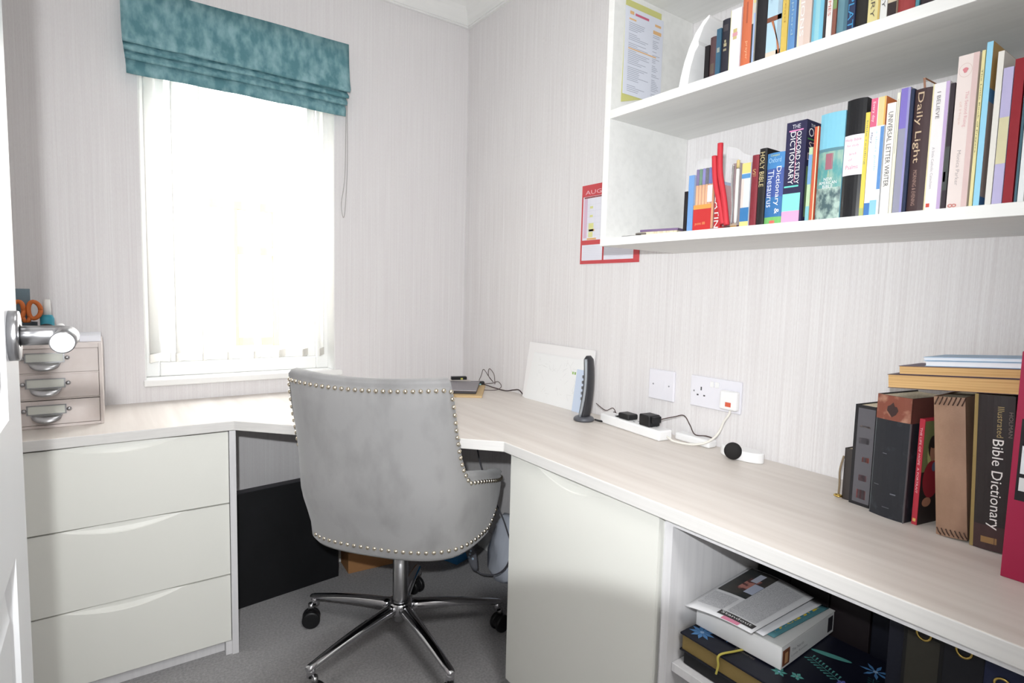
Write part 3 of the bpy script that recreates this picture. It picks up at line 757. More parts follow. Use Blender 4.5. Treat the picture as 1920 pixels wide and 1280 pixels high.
mb(-2.0445, -2.0567, .197, .15, (186, 178, 222), 'lilac book with a pale yellow band around the middle of its spine', decor=((0, 1, .30, .64, (214, 206, 160)),))
mb(-2.0571, -2.0690, .206, .15, (160, 26, 38), 'glossy crimson red book near the right end of the middle shelf', gloss=True)
mb(-2.0703, -2.0738, .205, .15, (60, 100, 116), 'thin dark teal book right of the glossy crimson one', round_=False)
mb(-2.0741, -2.0815, .204, .15, (232, 236, 236), 'white spine at the right edge of the picture on the middle shelf', round_=False)
# ribbon on Daily Light
rbn = bmesh.new()
pts = [(0.01, .0035, .196), (0.005, .004, .214), (0.03, -.004, .208), (0.05, -.010, .197)]
for a, b_ in zip(pts, pts[1:]):
    quad(rbn, [(a[0], a[1], a[2]), (b_[0], b_[1], b_[2]), (b_[0]+.001, b_[1]-.003, b_[2]), (a[0]+.001, a[1]-.003, a[2])])
dl = [o for o in D.objects if o.get('label', '').startswith('dark brown Daily')][0]
ro = finish('ribbon_marker', rbn, C_((150, 96, 66)), dl); ro.modifiers.new('t', 'SOLIDIFY').thickness = 0.0004

# upper shelf row
tb(-1.5175, -1.5295, .072, .10, (26, 22, 26), 'small black book with curved top beside the white bookend, upper shelf')
tb(-1.5300, -1.5455, .086, .10, (84, 56, 60), 'small maroon-brown book on the upper shelf near the bookend', decor=((.2, .8, .1, .35, (96, 82, 70)),))
tb(-1.5458, -1.5574, .098, .11, (48, 96, 126), 'small petrol blue book on the upper shelf', round_=False, decor=((.2, .8, .5, .6, (150, 160, 150)),))
tb(-1.5578, -1.5770, .112, .11, (36, 36, 50), 'navy book with a small gold crest on the upper shelf', decor=((.35, .7, .50, .56, (170, 160, 120)), (.42, .62, .57, .62, (170, 160, 120)), (.3, .7, .42, .46, (150, 140, 110)), (.2, .8, .78, .90, (70, 64, 70))))
tb(-1.5784, -1.6040, .124, .12, (232, 230, 240), 'white book with a round gold and pink emblem on the upper shelf', round_=False, decor=((0, .06, 0, 1, (220, 216, 160)), (.3, .65, .62, .68, (206, 186, 110)), (.25, .7, .56, .62, (222, 150, 160)), (.3, .65, .51, .56, (206, 186, 120))))
tb(-1.6044, -1.6275, .139, .12, (222, 106, 62), 'bright orange book on the upper shelf', decor=((.45, .6, .62, .92, (186, 84, 54)),), texts=(('prayer', .6, .1, .36, .25, (246, 176, 130)),))
tb(-1.6278, -1.6355, .200, .13, (206, 204, 190), 'thin pale book between the orange and the black ones, upper shelf', round_=False, decor=((0, .5, 0, .4, (70, 60, 60)), (.3, 1, .6, 1, (226, 212, 130)), (.5, 1, 0, .5, (160, 186, 230))))
tb(-1.6360, -1.6612, .215, .14, (28, 26, 30), 'thick plain black book on the upper shelf', gloss=False)
tb(-1.6616, -1.6922, .210, .14, (176, 212, 230), 'pale blue book with crossed brown legs of a chair on its spine, upper shelf', round_=False,
   decor=((.72, 1, 0, 1, (158, 182, 198)), (0, 1, .33, .375, (132, 74, 52)), (0, 1, 0, .06, (222, 206, 186))), texts=(('the gift', .25, .5, .9, .22, (150, 180, 206)),))
bm = bmesh.new(); quad(bm, [(-0.0006, 0.006, .07), (-0.0006, 0.001, .07), (-0.0006, -0.0125, -0.0), (-0.0006, -0.0135, 0.016)])
pb_ = [o for o in D.objects if o.get('label', '').startswith('pale blue book')][0]; finish('spine_picture', bm, C_((196, 112, 66)), pb_)
tb(-1.6925, -1.7048, .195, .13, (222, 186, 72), 'mustard yellow book on the upper shelf', round_=False, texts=(('daily bread', .5, .3, .9, .4, (180, 140, 50)),))
tb(-1.7052, -1.7226, .200, .13, (92, 146, 206), 'mid blue book with pale lettering on the upper shelf', decor=((.88, 1, 0, 1, (54, 74, 120)), (0, .1, 0, 1, (150, 196, 240))), texts=(('the shepherd', .5, .15, .85, .35, (146, 184, 206)),))
tb(-1.7250, -1.7504, .210, .14, (222, 196, 182), 'peach and cream INSPIRATIONS book on the upper shelf', round_=False, decor=((0, .14, 0, 1, (226, 218, 180)), (.14, .5, 0, 1, (226, 206, 196))), texts=(('INSPIRATIONS', .34, .1, .95, .30, (240, 236, 232)),))
tb(-1.7514, -1.7728, .205, .14, (112, 196, 226), 'sky blue book on the upper shelf', decor=((.3, .7, .02, .5, (140, 206, 220)),), texts=(('JOY', .5, .5, .62, .5, (90, 150, 180)),))
tb(-1.7731, -1.7777, .190, .13, (58, 52, 54), 'very thin dark book on the upper shelf', round_=False)
tb(-1.7786, -1.7888, .200, .14, (230, 224, 220), 'slim white book with red lettering on the upper shelf', round_=False, texts=(('HOPE IN HARD TIMES', .5, .2, .95, .5, (214, 110, 92)),))
tb(-1.7892, -1.7962, .195, .13, (140, 80, 64), 'thin russet brown book with green top on the upper shelf', round_=False, decor=((0, 1, .25, .6, (120, 150, 80)),))
tb(-1.7966, -1.8150, .200, .14, (92, 140, 156), 'grey-teal book on the upper shelf', decor=((.7, 1, 0, 1, (70, 116, 136)),))
tb(-1.8154, -1.8280, .215, .14, (40, 54, 92), 'dark book with bright blue INTERPLAT lettering on the upper shelf', round_=False, texts=(('INTERPLAT', .5, .02, .6, .75, (52, 150, 210)),))
tb(-1.8283, -1.8488, .215, .14, (34, 30, 28), 'second thick black book on the upper shelf, right of the blue lettered one')
tb(-1.8491, -1.8683, .210, .14, (222, 208, 136), 'pale yellow CONTEM lettered book on the upper shelf', round_=False, decor=((.85, 1, 0, 1, (206, 170, 80)),), texts=(('CONTEMPORARY', .42, .05, .9, .35, (90, 80, 70)),))
tb(-1.8686, -1.8796, .205, .13, (226, 226, 222), 'white book with small black lettering on the upper shelf', round_=False, texts=(('A TIME TO PRAY', .5, .1, .8, .5, (80, 78, 80)),))
tb(-1.8800, -1.8940, .190, .13, (206, 190, 160), 'cream book with dark foot on the upper shelf', round_=False, decor=((0, 1, 0, .13, (44, 32, 32)),))
tb(-1.8948, -1.9203, .205, .14, (164, 52, 52), 'wide brick red book at the right of the upper shelf')
tb(-1.9215, -1.9272, .200, .13, (70, 140, 156), 'thin turquoise book at the right of the upper shelf', round_=False)
tb(-1.9275, -1.9465, .200, .13, (44, 34, 40), 'dark plum book at the right end of the upper shelf')
# white curved bookend
be = empty('bookend', (-0.30, -1.485, TZ), 'white curved plastic bookend at the left of the upper shelf books', 'bookend')
bm = bmesh.new()
outer = []; inner = []
for i in range(15):
    t = i/14; outer.append((0.048-0.068*t**1.5, 0.135*math.sin(PI/2*t)**0.9 if t > 0 else 0))
outer = [(0.045, 0.0), (0.040, 0.025), (0.032, 0.055), (0.020, 0.085), (0.004, 0.112), (-0.014, 0.130), (-0.030, 0.138)]
inner = [(-0.030, 0.132), (-0.016, 0.118), (-0.004, 0.092), (-0.006, 0.082), (0.004, 0.070), (0.014, 0.040), (0.020, 0.0)]
prism(bm, [(a*1.0, b) for a, b in outer+inner], lambda u, v, w_: (w_, u-0.008, v), 0.0, 0.10)
finish('curved_side', bm, M_WHITE, be, bevel=0.001)

# ---------------------------------------------------------------- pens, pencil case and purple book on the middle shelf
pk = empty('fineliner_pack', (-0.302, -1.5330, MZ), 'clear wallet of orange fineliner pens with coloured caps on the middle shelf', 'pens')
M_CLEAR = D.materials.new('clear_plastic'); M_CLEAR.use_nodes = True; cn = M_CLEAR.node_tree; cn.nodes.clear()
co_ = cn.nodes.new('ShaderNodeOutputMaterial'); ct = cn.nodes.new('ShaderNodeBsdfTransparent'); cg = cn.nodes.new('ShaderNodeBsdfPrincipled'); cx_ = cn.nodes.new('ShaderNodeMixShader')
cg.inputs['Base Color'].default_value = (0.8, 0.8, 0.82, 1); cg.inputs['Roughness'].default_value = 0.12; cx_.inputs[0].default_value = 0.16
cn.links.new(ct.outputs[0], cx_.inputs[1]); cn.links.new(cg.outputs[0], cx_.inputs[2]); cn.links.new(cx_.outputs[0], co_.inputs[0])
bm = bmesh.new(); prism(bm, [(-.024, 0.0), (.024, 0.0), (.025, .13), (.021, .149), (.014, .156), (-.014, .156), (-.021, .149), (-.024, .13)], lambda u, v, w_: (w_, u, v), 0.0, 0.012)
finish('wallet', bm, M_CLEAR, pk)
caps = [(98, 70, 150), (54, 130, 84), (112, 104, 206), (40, 46, 70), (62, 78, 190), (96, 110, 214)]
for i, c in enumerate(caps):
    y = 0.0205-0.0082*i
    bm = bmesh.new(); lathe(bm, [(0, 0.003), (0.0037, 0.003), (0.0037, 0.100), (0, 0.100)], (0.006, y, 0), 6)
    p_ = finish('pen', bm, C_((244, 168, 104)), pk)
    bm = bmesh.new(); lathe(bm, [(0, 0.1003), (0.0038, 0.1003), (0.0036, 0.135), (0, 0.135)], (0.006, y, 0), 10)
    finish('pen_cap', bm, C_(c), p_)
bm = bmesh.new(); box(bm, -0.001, -0.0003, -.0225, .0235, 0.001, 0.046); o = finish('red_card', bm, C_((214, 40, 40)), pk)
bx('orange_card', -0.001, -0.0003, -.0225, .0235, 0.0465, 0.056, C_((240, 150, 60)), pk)
bx('white_card', -0.0014, -0.0007, -.0235, -.0115, 0.060, 0.096, C_((230, 226, 238)), pk)
text('lettering', 'point 88', 0.01, (-0.0013, 0.004, 0.014), (0, -1, 0), (0, 0, 1), C_((240, 160, 90)), pk, 0.026, 0.008)

lt = book(-0.296, -1.5592, -1.5750, MZ, .095, .12, (206, 40, 44), 'thin red LATIN book between the pens and the red zip pouch', G2, round_=False, texts=(('LATIN', .42, .03, .74, .70, WH),))
pc = empty('pencil_pouch', (-0.305, -1.606, MZ), 'clear pencil pouch with thick red zip edging on the middle shelf', 'pencil case')
bm = bmesh.new(); tube_bm(bm, smooth_path([(-.002, .046, 0.155), (-.002, .040, 0.10), (-.002, .026, 0.05), (-.002, .016, 0.008)], 8), 0.0058, 10)
tube_bm(bm, smooth_path([(0.0, .034, 0.180), (0.0, .031, 0.12), (-.001, .017, 0.06), (-.001, .007, 0.005)], 8), 0.0062, 10)
finish('red_zip', bm, C_((214, 36, 50)), pc)
bm = bmesh.new()
prism(bm, [(0.022, 0.004), (-0.036, 0.004), (-0.036, 0.143), (-0.02, 0.150), (0.0, 0.166), (0.020, 0.172)], lambda u, v, w_: (w_+0.004, u, v), 0.0, 0.008)
finish('clear_bag', bm, M_CLEAR, pc)
tube('silver_zip_edge', [(0.0, -.001, .13), (-.001, 0.0, .09), (-0.001, -.004, .04), (-0.001, -.003, .008)], 0.0022, M_CHROME, pc)
mb(-1.5925, -1.6085, .137, .12, (126, 30, 40), 'dark red booklet showing through the clear pencil pouch', round_=False, decor=((0, 1, 0, .08, (206, 150, 60)), (.7, 1, .3, .9, (70, 60, 66))))
D.objects[-1:]
dkb = [o for o in D.objects if o.get('label', '').startswith('dark red booklet')][0]; dkb.location.x = -0.285
mb(-1.6255, -1.6455, .129, .12, (206, 216, 226), 'small pale book with yellow head and blue foot beside the dark red hardback', round_=False,
   decor=((0, 1, .84, 1, (232, 204, 110)), (0, 1, .76, .83, (74, 140, 200)), (0, 1, .08, .30, (46, 118, 182)), (0, 1, 0, .08, (232, 208, 120)), (0, .3, .3, .76, (226, 200, 190))))
pen = empty('pen', (-0.3, -1.6145, MZ), 'blue and white pen standing inside the clear pencil pouch', 'pen')
bm = bmesh.new(); lathe(bm, [(0, 0.006), (0.003, 0.012), (0.0036, 0.03), (0.0036, 0.12), (0, 0.122)], (0, 0, 0), 12); finish('barrel', bm, C_((226, 222, 214)), pen)
bm = bmesh.new(); lathe(bm, [(0, 0.1225), (0.0038, 0.1225), (0.0036, 0.138), (0, 0.14)], (0, 0, 0), 12); finish('cap', bm, C_((206, 180, 110)), pen)

# purple notebook and scissors lying at the left end of the middle shelf
nb = empty('notebook', (-0.265, -1.392, MZ), 'thin purple notebook lying flat with scissors on the middle shelf', 'notebook', rz=0.22)
bx('cover', -0.03, 0.07, -0.055, 0.045, 0.008, 0.0135, C_((122, 96, 140)), nb, bevel=0.001)
bx('pages', -0.028, 0.066, -0.052, 0.042, 0.0, 0.008, M_PAGES, nb)
scs = empty('scissors', (-0.288, -1.335, MZ), 'small steel scissors at the left end of the middle shelf', 'scissors')
for sgn in (-1, 1):
    bm = bmesh.new()
    prism(bm, [(-0.0, 0.0), (0.048, sgn*0.010), (0.05, sgn*0.006), (0.0, -0.006*sgn)], lambda u, v, w_: (v*0.9, u, w_), 0.002+0.0015*(sgn > 0), 0.0034+0.0015*(sgn > 0))
    bl = finish('blade', bm, M_STEEL, scs)
    bm = bmesh.new(); tube_bm(bm, [(sgn*(-0.012)+0.009*math.cos(a), -0.02+0.014*math.sin(a), 0.004) for a in [2*PI*i/16 for i in range(17)]], 0.0022, 6)
    finish('handle', bm, C_((120, 112, 104)), scs)
# ---------------------------------------------------------------- list taped inside the end panel
nl = empty('price_list', (-0.2, -1.2462, 1.66), 'printed white list with orange headings on a yellow card, taped inside the bookshelf end', 'notice')
bm = bmesh.new(); quad(bm, [(-.079, -.0012, 0.004), (.060, -.0012, 0.042), (.062, -.0012, .262), (-.074, -.0012, .262)])
o = finish('yellow_card', bm, C_((212, 210, 120)), nl); o.modifiers.new('t', 'SOLIDIFY').thickness = 0.0008
bm = bmesh.new(); box(bm, -.0765, .070, -.0026, -.0020, 0.026, .245); sh = finish('paper', bm, C_((226, 230, 244)), nl)
bm = bmesh.new(); random.seed(11)
def ln(u0, u1, z, h, mi_): quad(bm, [(u0, -.0029, z), (u1, -.0029, z), (u1, -.0029, z+h), (u0, -.0029, z+h)], mi_)
z = .228
ln(-.060, -.045, z, .008, 1); ln(-.040, .012, z, .006, 2); ln(.036, .06, z-.006, .006, 1); ln(.030, .062, z-.026, .009, 1); ln(-.062, -.036, z-.014, .004, 1)
for i in range(38):
    z = .206-.0046*i
    if abs(z-.142) < .003: ln(-.062, .045, z, .003, 1); continue
    if random.random() < .88: ln(-.062, -.062+random.uniform(.03, .082), z, .0014, 0)
    if random.random() < .75 and z < .2: ln(.030, .030+random.uniform(.012, .030), z, .0014, 0)
finish('print', bm, [C_((168, 172, 190)), C_((240, 186, 120)), C_((222, 100, 130))], sh)

# ---------------------------------------------------------------- calendar on the wall behind the shelf end
cal = empty('wall_calendar', (-0.0005, -0.943, 1.27), 'red bordered AUGUST wall calendar half hidden behind the bookshelf', 'calendar')
RC_ = lambda p: p
bm = bmesh.new(); box(bm, -0.0025, -0.0005, -0.138, 0.138, 0.0, 0.272)
finish('sheet', bm, C_((224, 66, 72)), cal)
bm = bmesh.new()
def cq(y0, y1, z0, z1, mi_, e=0.0): quad(bm, [(-0.0028-e, y0, z0), (-0.0028-e, y1, z0), (-0.0028-e, y1, z1), (-0.0028-e, y0, z1)], mi_)
cq(.130, .028, .012, .066, 0); cq(.020, -.114, .012, .066, 0); cq(.130, -.118, .082, .232, 0); 
for i in range(6): cq(.128, -.116, .098+.021*i, .0985+.021*i, 1, .0002)
for i in range(9): cq(.124-.028*i, .1236-.028*i, .084, .231, 1, .0002)
for (a, b_, c, d_, m_) in ((.10, .075, .112, .140, 2), (.10, .078, .092, .110, 2), (.098, .07, .112, .119, 3), (.106, .06, .083, .089, 3), (.095, .08, .160, .168, 2), (.095, .08, .19, .198, 2), (.125, .108, .09, .225, 4), (.125, -.116, .226, .231, 5)):
    cq(a, b_, c, d_, m_, .0001)
for j in range(8):
    cq(.125, .032, .016+.006*j, .0165+.006*j, 1, .0002); cq(.015, -.110, .016+.006*j, .0165+.006*j, 1, .0002)
finish('date_grid', bm, [C_((232, 232, 244)), C_((206, 206, 222)), C_((226, 226, 140)), C_((246, 180, 100)), C_((226, 188, 214)), C_((150, 60, 60))], cal)
text('month', 'AUGUST', 0.02, (-0.003, 0.045, 0.246), (0, -1, 0), (0, 0, 1), C_((246, 190, 200)), cal, 0.15, 0.014)

# ================================================================== THINGS ON THE WORKTOP
TOPZ = 0.7503
# --- desktop drawer organiser on the left
org = empty('drawer_organiser', (-1.5215, -0.2990, TOPZ), 'small pinkish three-drawer desktop organiser with metal label pulls, left end of the worktop', 'organiser', rz=math.radians(-0.5))
M_PINK = mat('pinkish_card_board', (218, 209, 205), 0.55, noise=((210, 199, 194), (20, 20, 20), 0.3, 0.7, 3))
bm = bmesh.new(); t_ = 0.008; ow, od, oh_ = 0.125, 0.235, 0.238
box(bm, -ow, -ow+t_, 0, od, 0, oh_); box(bm, ow-t_, ow, 0, od, 0, oh_); box(bm, -ow+t_, ow-t_, 0, od, 0, t_); box(bm, -ow+t_, ow-t_, 0, od, oh_-0.014, oh_)
box(bm, -ow+t_, ow-t_, od-t_, od, t_, oh_-0.014)
for z in (0.079, 0.151): box(bm, -ow+t_, ow-t_, 0.004, od-t_, z, z+0.004)
finish('body', bm, M_PINK, org, bevel=0.001)
for i, z0 in enumerate((0.009, 0.0835, 0.1555)):
    z1 = z0+0.068
    d = bx('drawer', -ow+t_+0.001, ow-t_-0.001, 0.0015+0.001*i, od-0.02, z0, z1, M_PINK, org, bevel=0.001)
    zc = z0+0.042; cx = -0.005
    bm = bmesh.new()
    box(bm, cx-0.044, cx+0.044, -0.0022, 0.001, zc+0.012, zc+0.0145); box(bm, cx-0.044, cx+0.044, -0.0022, 0.001, zc-0.0125, zc-0.010)
    box(bm, cx-0.044, cx-0.0405, -0.0022, 0.001, zc-0.010, zc+0.012); box(bm, cx+0.0405, cx+0.044, -0.0022, 0.001, zc-0.010, zc+0.012)
    for sgn in (-1, 1): lathe(bm, [(0, 0), (0.006, 0), (0.005, 0.003), (0, 0.004)], n=12, M=Matrix.Translation((cx+sgn*0.05, 0, zc)) @ Matrix.Rotation(PI/2, 4, 'X'))
    # scoop of the pull
    nu, nv = 14, 6; G = []
    for a in range(nu+1):
        u = -1+2*a/nu; row = []
        for b in range(nv+1):
            v = b/nv; wv = math.sqrt(max(0, 1-u*u))
            row.append(bm.verts.new((cx+0.036*u, -0.002-0.020*wv*math.sin(v*PI/2), zc-0.0125-0.022*wv*(1-math.cos(v*PI/2))*1.0)))
        G.append(row)
    for A, B in zip(G, G[1:]):
        for b in range(nv): bm.faces.new((A[b], B[b], B[b+1], A[b+1])).smooth = True
    hp = finish('label_pull', bm, M_STEEL, d); hp.modifiers.new('t', 'SOLIDIFY').thickness = 0.0008
    bx('label_card', cx-0.0405, cx+0.0405, -0.0006, 0.0004, zc-0.010, zc+0.012, C_((214, 216, 206)), d)
OZ = TOPZ+0.2382
pot = empty('pen_pot', (-1.578, -0.20, OZ), 'small dark blue-grey pot on the organiser beside the door edge', 'pot')
bm = bmesh.new(); lathe(bm, [(0, 0), (0.030, 0), (0.032, 0.003), (0.033, 0.055), (0.031, 0.055), (0.030, 0.004), (0, 0.004)], n=24); finish('pot_body', bm, C_((56, 66, 76)), pot)
osc = empty('scissors', (-1.568, -0.222, OZ+0.012), 'orange-handled scissors standing up in the pot on the organiser', 'scissors')
for sgn in (-1, 1):
    bm = bmesh.new(); tube_bm(bm, [(sgn*0.016+0.0135*math.cos(a)*(1+.2*sgn*math.cos(a)), 0.003, 0.078+0.024*math.sin(a)) for a in [2*PI*i/20 for i in range(21)]], 0.0058, 8)
    tube_bm(bm, [(sgn*0.008, 0.003, 0.058), (sgn*0.002, 0.003, 0.04)], 0.005, 8)
    finish('handle', bm, C_((226, 108, 36)), osc)
    bm = bmesh.new(); prism(bm, [(sgn*-0.004, -0.004), (sgn*0.005, -0.004), (sgn*0.003, 0.04), (sgn*-0.002, 0.045)], lambda u, v, w_: (u, w_, v), 0.001*sgn+0.002, 0.001*sgn+0.0032)
    finish('blade', bm, M_STEEL, osc)
rl = tag(bx('plastic_card', -1.606, -1.560, -0.192, -0.190, OZ+0.006, OZ+0.150, C_((116, 142, 156)), bevel=0.0005), 'grey-blue plastic card standing upright in the pot behind the orange scissors', 'card')
gl = empty('glue_bottle', (-1.523, -0.205, OZ), 'teal glue bottle with a tall white cap on the organiser', 'bottle')
bm = bmesh.new(); lathe(bm, [(0, 0), (0.015, 0), (0.0165, 0.003), (0.0165, 0.066), (0.012, 0.076), (0, 0.076)], n=24); finish('bottle_body', bm, C_((40, 148, 172)), gl)
bm = bmesh.new(); lathe(bm, [(0, 0.0762), (0.0105, 0.0762), (0.0085, 0.120), (0, 0.121)], n=24); finish('cap', bm, C_((226, 224, 220)), gl)
tp = empty('tape_roll', (-1.522, -0.252, OZ+0.0255), 'dark roll of tape standing on edge in front of the teal glue bottle', 'tape')
bm = bmesh.new(); lathe(bm, [(0.013, -0.009), (0.0255, -0.009), (0.0255, 0.009), (0.013, 0.009), (0.013, -0.009)], n=28, M=Matrix.Rotation(math.radians(70), 4, 'X')); 
finish('roll', bm, C_((62, 56, 54)), tp)
bm = bmesh.new(); lathe(bm, [(0.011, -0.009), (0.0128, -0.009), (0.0128, 0.009), (0.011, 0.009), (0.011, -0.009)], n=28, M=Matrix.Rotation(math.radians(70), 4, 'X')); 
finish('core', bm, C_((150, 140, 120)), tp)
kb = tag(tube('cord_bundle', [(-1.60, -0.262, OZ+.005), (-1.585, -0.27, OZ+.018), (-1.57, -0.255, OZ+.03), (-1.553, -0.268, OZ+.018), (-1.56, -0.27, OZ+.006), (-1.59, -0.255, OZ+.004)], 0.004, C_((58, 62, 68)), n=8), 'bundle of dark cord on the organiser in front of the pot', 'cord')
for x_, y_, r_, lb in ((-1.492, -0.225, 0.011, 'small round white knob on a stalk beside the tape roll on the organiser'), (-1.462, -0.262, 0.014, 'larger rounded white cap at the middle of the organiser top')):
    o_ = empty('pin_topper' if r_ < .012 else 'jar_lid', (x_, y_, OZ), lb, 'cap')
    hh = 0.052 if r_ < 0.012 else 0.030
    bm = bmesh.new(); lathe(bm, [(0, 0), (r_, 0), (r_, hh-r_)]+[(r_*math.cos(a), hh-r_+r_*math.sin(a)) for a in [PI/2*i/6 for i in range(1, 7)]], n=20); finish('cap_body', bm, M_WHITE, o_)
nt_ = tag(bx('paper_stack', -1.452, -1.398, -0.262, -0.10, OZ, OZ+0.017, C_((232, 232, 240)), bevel=0.001), 'low stack of white paper at the right edge of the organiser top', 'paper')

# --- laptop on a tan folder
def rot_box(name, c, rz, w, d, z0, z1, m, parent=None, bevel=0.0):
    Mr = Matrix.Translation(c) @ Matrix.Rotation(rz, 4, 'Z')
    return bx(name, -w/2, w/2, -d/2, d/2, z0, z1, m, parent, bevel, M=Mr)
lz = math.radians(-35.5)
fo_ = tag(rot_box('folder', (-0.262, -0.262, 0), lz, 0.36, 0.27, TOPZ, TOPZ+0.008, mat('tan_card_folder', (206, 178, 134), 0.7)), 'tan cardboard folder lying under the closed laptop', 'folder')
lp = empty('laptop', (-0.262, -0.245, TOPZ+0.0085), 'closed silver-grey laptop lying behind the chair near the corner', 'laptop', rz=lz)
bx('base', -0.165, 0.165, -0.115, 0.115, 0.0, 0.009, C_((70, 66, 70)), lp, bevel=0.003)
bx('lid', -0.166, 0.166, -0.116, 0.116, 0.0095, 0.0155, mat('brushed_grey_metal', (150, 146, 150), 0.4, metal=0.6), lp, bevel=0.0025)
dkk = empty('card_reader', (-0.118, -0.165, TOPZ+0.0245), 'small black device with a yellow patch on the back corner of the laptop', 'device', rz=lz+0.3)
bx('case', -0.034, 0.034, -0.012, 0.012, 0, 0.014, M_BLACKP, dkk, bevel=0.002)
bx('yellow_patch', 0.006, 0.016, -0.0126, -0.012, 0.001, 0.009, C_((196, 190, 80)), dkk)
ub = empty('usb_hub', (-0.062, -0.232, TOPZ), 'black plug block with a pale blue stripe beside the laptop, tangled in thin cables', 'plug', rz=lz+0.2)
bx('case', -0.030, 0.030, -0.014, 0.014, 0, 0.022, M_BLACKP, ub, bevel=0.003)
bx('blue_stripe', -0.012, 0.014, -0.0146, -0.0141, 0.008, 0.014, C_((120, 180, 196)), ub)
CB = mat('dark_brown_cable', (70, 48, 44), 0.5)
tag(tube('cable', [(-0.05, -0.225, .774), (-.045, -.235, .80), (-.040, -.245, .826), (-.030, -.268, .80), (-.018, -.290, .775), (-.030, -.27, .80), (-.03, -.275, .832), (-.022, -.30, .81), (-.022, -.31, .768)], 0.0013, CB, n=6), 'thin dark cable standing up in two narrow loops near the corner', 'cable')
tag(tube('cable', [(-.05, -.26, .765), (-.03, -.30, .772), (-.03, -.345, .785), (-.03, -.37, .768), (-.05, -.36, .753), (-.10, -.33, .7525), (-.145, -.29, .7525)], 0.0013, CB, n=6), 'thin dark cable looping low over the worktop beside the laptop', 'cable')
tag(tube('power_cable', [(-.045, -.255, .762), (-.035, -.32, .756), (-.03, -.40, .7545), (-.025, -.455, .766), (-.022, -.485, .770), (-.02, -.510, .756)], 0.0022, C_((60, 40, 42)), n=8), 'thicker dark cable running along the wall to the leaning papers', 'cable')
# --- papers leaning on the wall
def leaning(name, yl, yr, xb, zt, th, m, label, skew=0.0, xt=-0.004):
    o = empty(name, (xb, (yl+yr)/2, TOPZ), label, 'paper')
    hgt = zt-TOPZ; ang = math.asin((xt-th-xb)/hgt)
    hw = (yl-yr)/2
    bm = bmesh.new()
    for a, b in ((0, th),):
        prism(bm, [(-hw, 0), (hw, 0), (hw-skew, hgt), (-hw, hgt)], lambda u, v, w_: (w_, u, v), 0, th)
    M_ = Matrix.Rotation(ang, 4, 'Y')
    for v in bm.verts: v.co = M_ @ v.co
    finish('sheet', bm, m, o)
    return o, M_, hw, hgt
p1, Ml, hw, hg = leaning('card_folder', -0.520, -0.905, -0.030, 0.972, 0.006, C_((247, 245, 245)), 'large white card folder leaning on the wall behind the cordless phone', 0.015, -0.004)
p2, Ml, hw, hg = leaning('sketched_map', -0.545, -0.882, -0.040, 0.935, 0.001, C_((246, 247, 247)), 'sheet with a faint pencil sketch and green mark leaning against the white folder', 0.03, -0.0165)
bm = bmesh.new(); random.seed(5)
for i in range(46):
    y0 = random.uniform(-hw*.75, hw*.62); z0 = random.uniform(.02, hg*.85); a = random.uniform(0, PI); l_ = random.uniform(.008, .03); w_ = .0005
    dy, dz = math.cos(a)*l_, math.sin(a)*l_
    pts = [(-0.0004, y0, z0), (-0.0004, y0+dy, z0+dz), (-0.0004, y0+dy+w_*math.sin(a), z0+dz-w_*math.cos(a)), (-0.0004, y0+w_*math.sin(a), z0-w_*math.cos(a))]
    f = quad(bm, pts, 0)
for k in range(3): quad(bm, [(-0.0005, -.095-.012*k, .128), (-0.0005, -.103-.012*k, .128), (-0.0005, -.103-.012*k, .137), (-0.0005, -.095-.012*k, .137)], 1)
for v in bm.verts: v.co = Ml @ v.co
finish('drawing', bm, [C_((206, 206, 204)), C_((150, 196, 96))], p2)
p3, Ml, hw, hg = leaning('blue_edged_letter', -0.835, -0.9, -0.0455, 0.90, 0.001, C_((206, 222, 246)), 'pale blue edged letter peeping out between the sketch and the phone', 0.0, -0.024)
# --- cordless phone
ph_ = empty('cordless_phone', (-0.112, -0.972, TOPZ), 'slim black and silver cordless phone standing in its round charging cradle', 'phone')
bm = bmesh.new(); lathe(bm, [(0, 0), (0.030, 0), (0.034, 0.003), (0.034, 0.008), (0.030, 0.013), (0.022, 0.016), (0, 0.016)], n=32); finish('cradle', bm, mat('dark_silver_plastic', (96, 98, 104), 0.3, metal=0.3), ph_)
bm = bmesh.new(); secs = []
n_ = 18
for i in range(n_+1):
    t = i/n_; z = 0.012+0.203*t
    lean_ = 0.030*t-0.012*t*t                       # away from the viewer's left
    wfront = 0.0148*(1-0.25*t)*(1 if t < .93 else (1-((t-.93)/.07)**2*.55)); wide = 0.022*(1-0.1*t)*(1 if t < .93 else (1-((t-.93)/.07)**2*.5))
    row = []
    for k in range(16):
        a = 2*PI*k/16
        ca, sa = math.cos(a), math.sin(a)
        row.append(bm.verts.new((wide*math.copysign(abs(ca)**.7, ca), wfront*math.copysign(abs(sa)**.7, sa)-lean_*0.55+0.012*math.sin(PI*t)*-0.6, z)))
    secs.append(row)
for A, B in zip(secs, secs[1:]):
    for k in range(16): bm.faces.new((A[k], A[(k+1) % 16], B[(k+1) % 16], B[k])).smooth = True
bm.faces.new(secs[-1]); bm.faces.new(secs[0])
Mp = Matrix.Rotation(math.radians(12), 4, 'Z')
for v in bm.verts: v.co = Mp @ v.co
hs = finish('handset', bm, mat('dark_phone_plastic', (50, 50, 54), 0.35), ph_)
bm = bmesh.new()
st = [Mp @ Vector((-0.0215*(1-0.1*t), -(0.030*t-0.012*t*t)*0.55-0.0072*math.sin(PI*t)+0.001-0.004*t, 0.015+0.19*t)) for t in [i/10 for i in range(11)]]
tube_bm(bm, st, 0.0046, 8); finish('silver_strip', bm, mat('silver_plastic', (158, 164, 170), 0.35, metal=0.2), hs)
bm = bmesh.new()
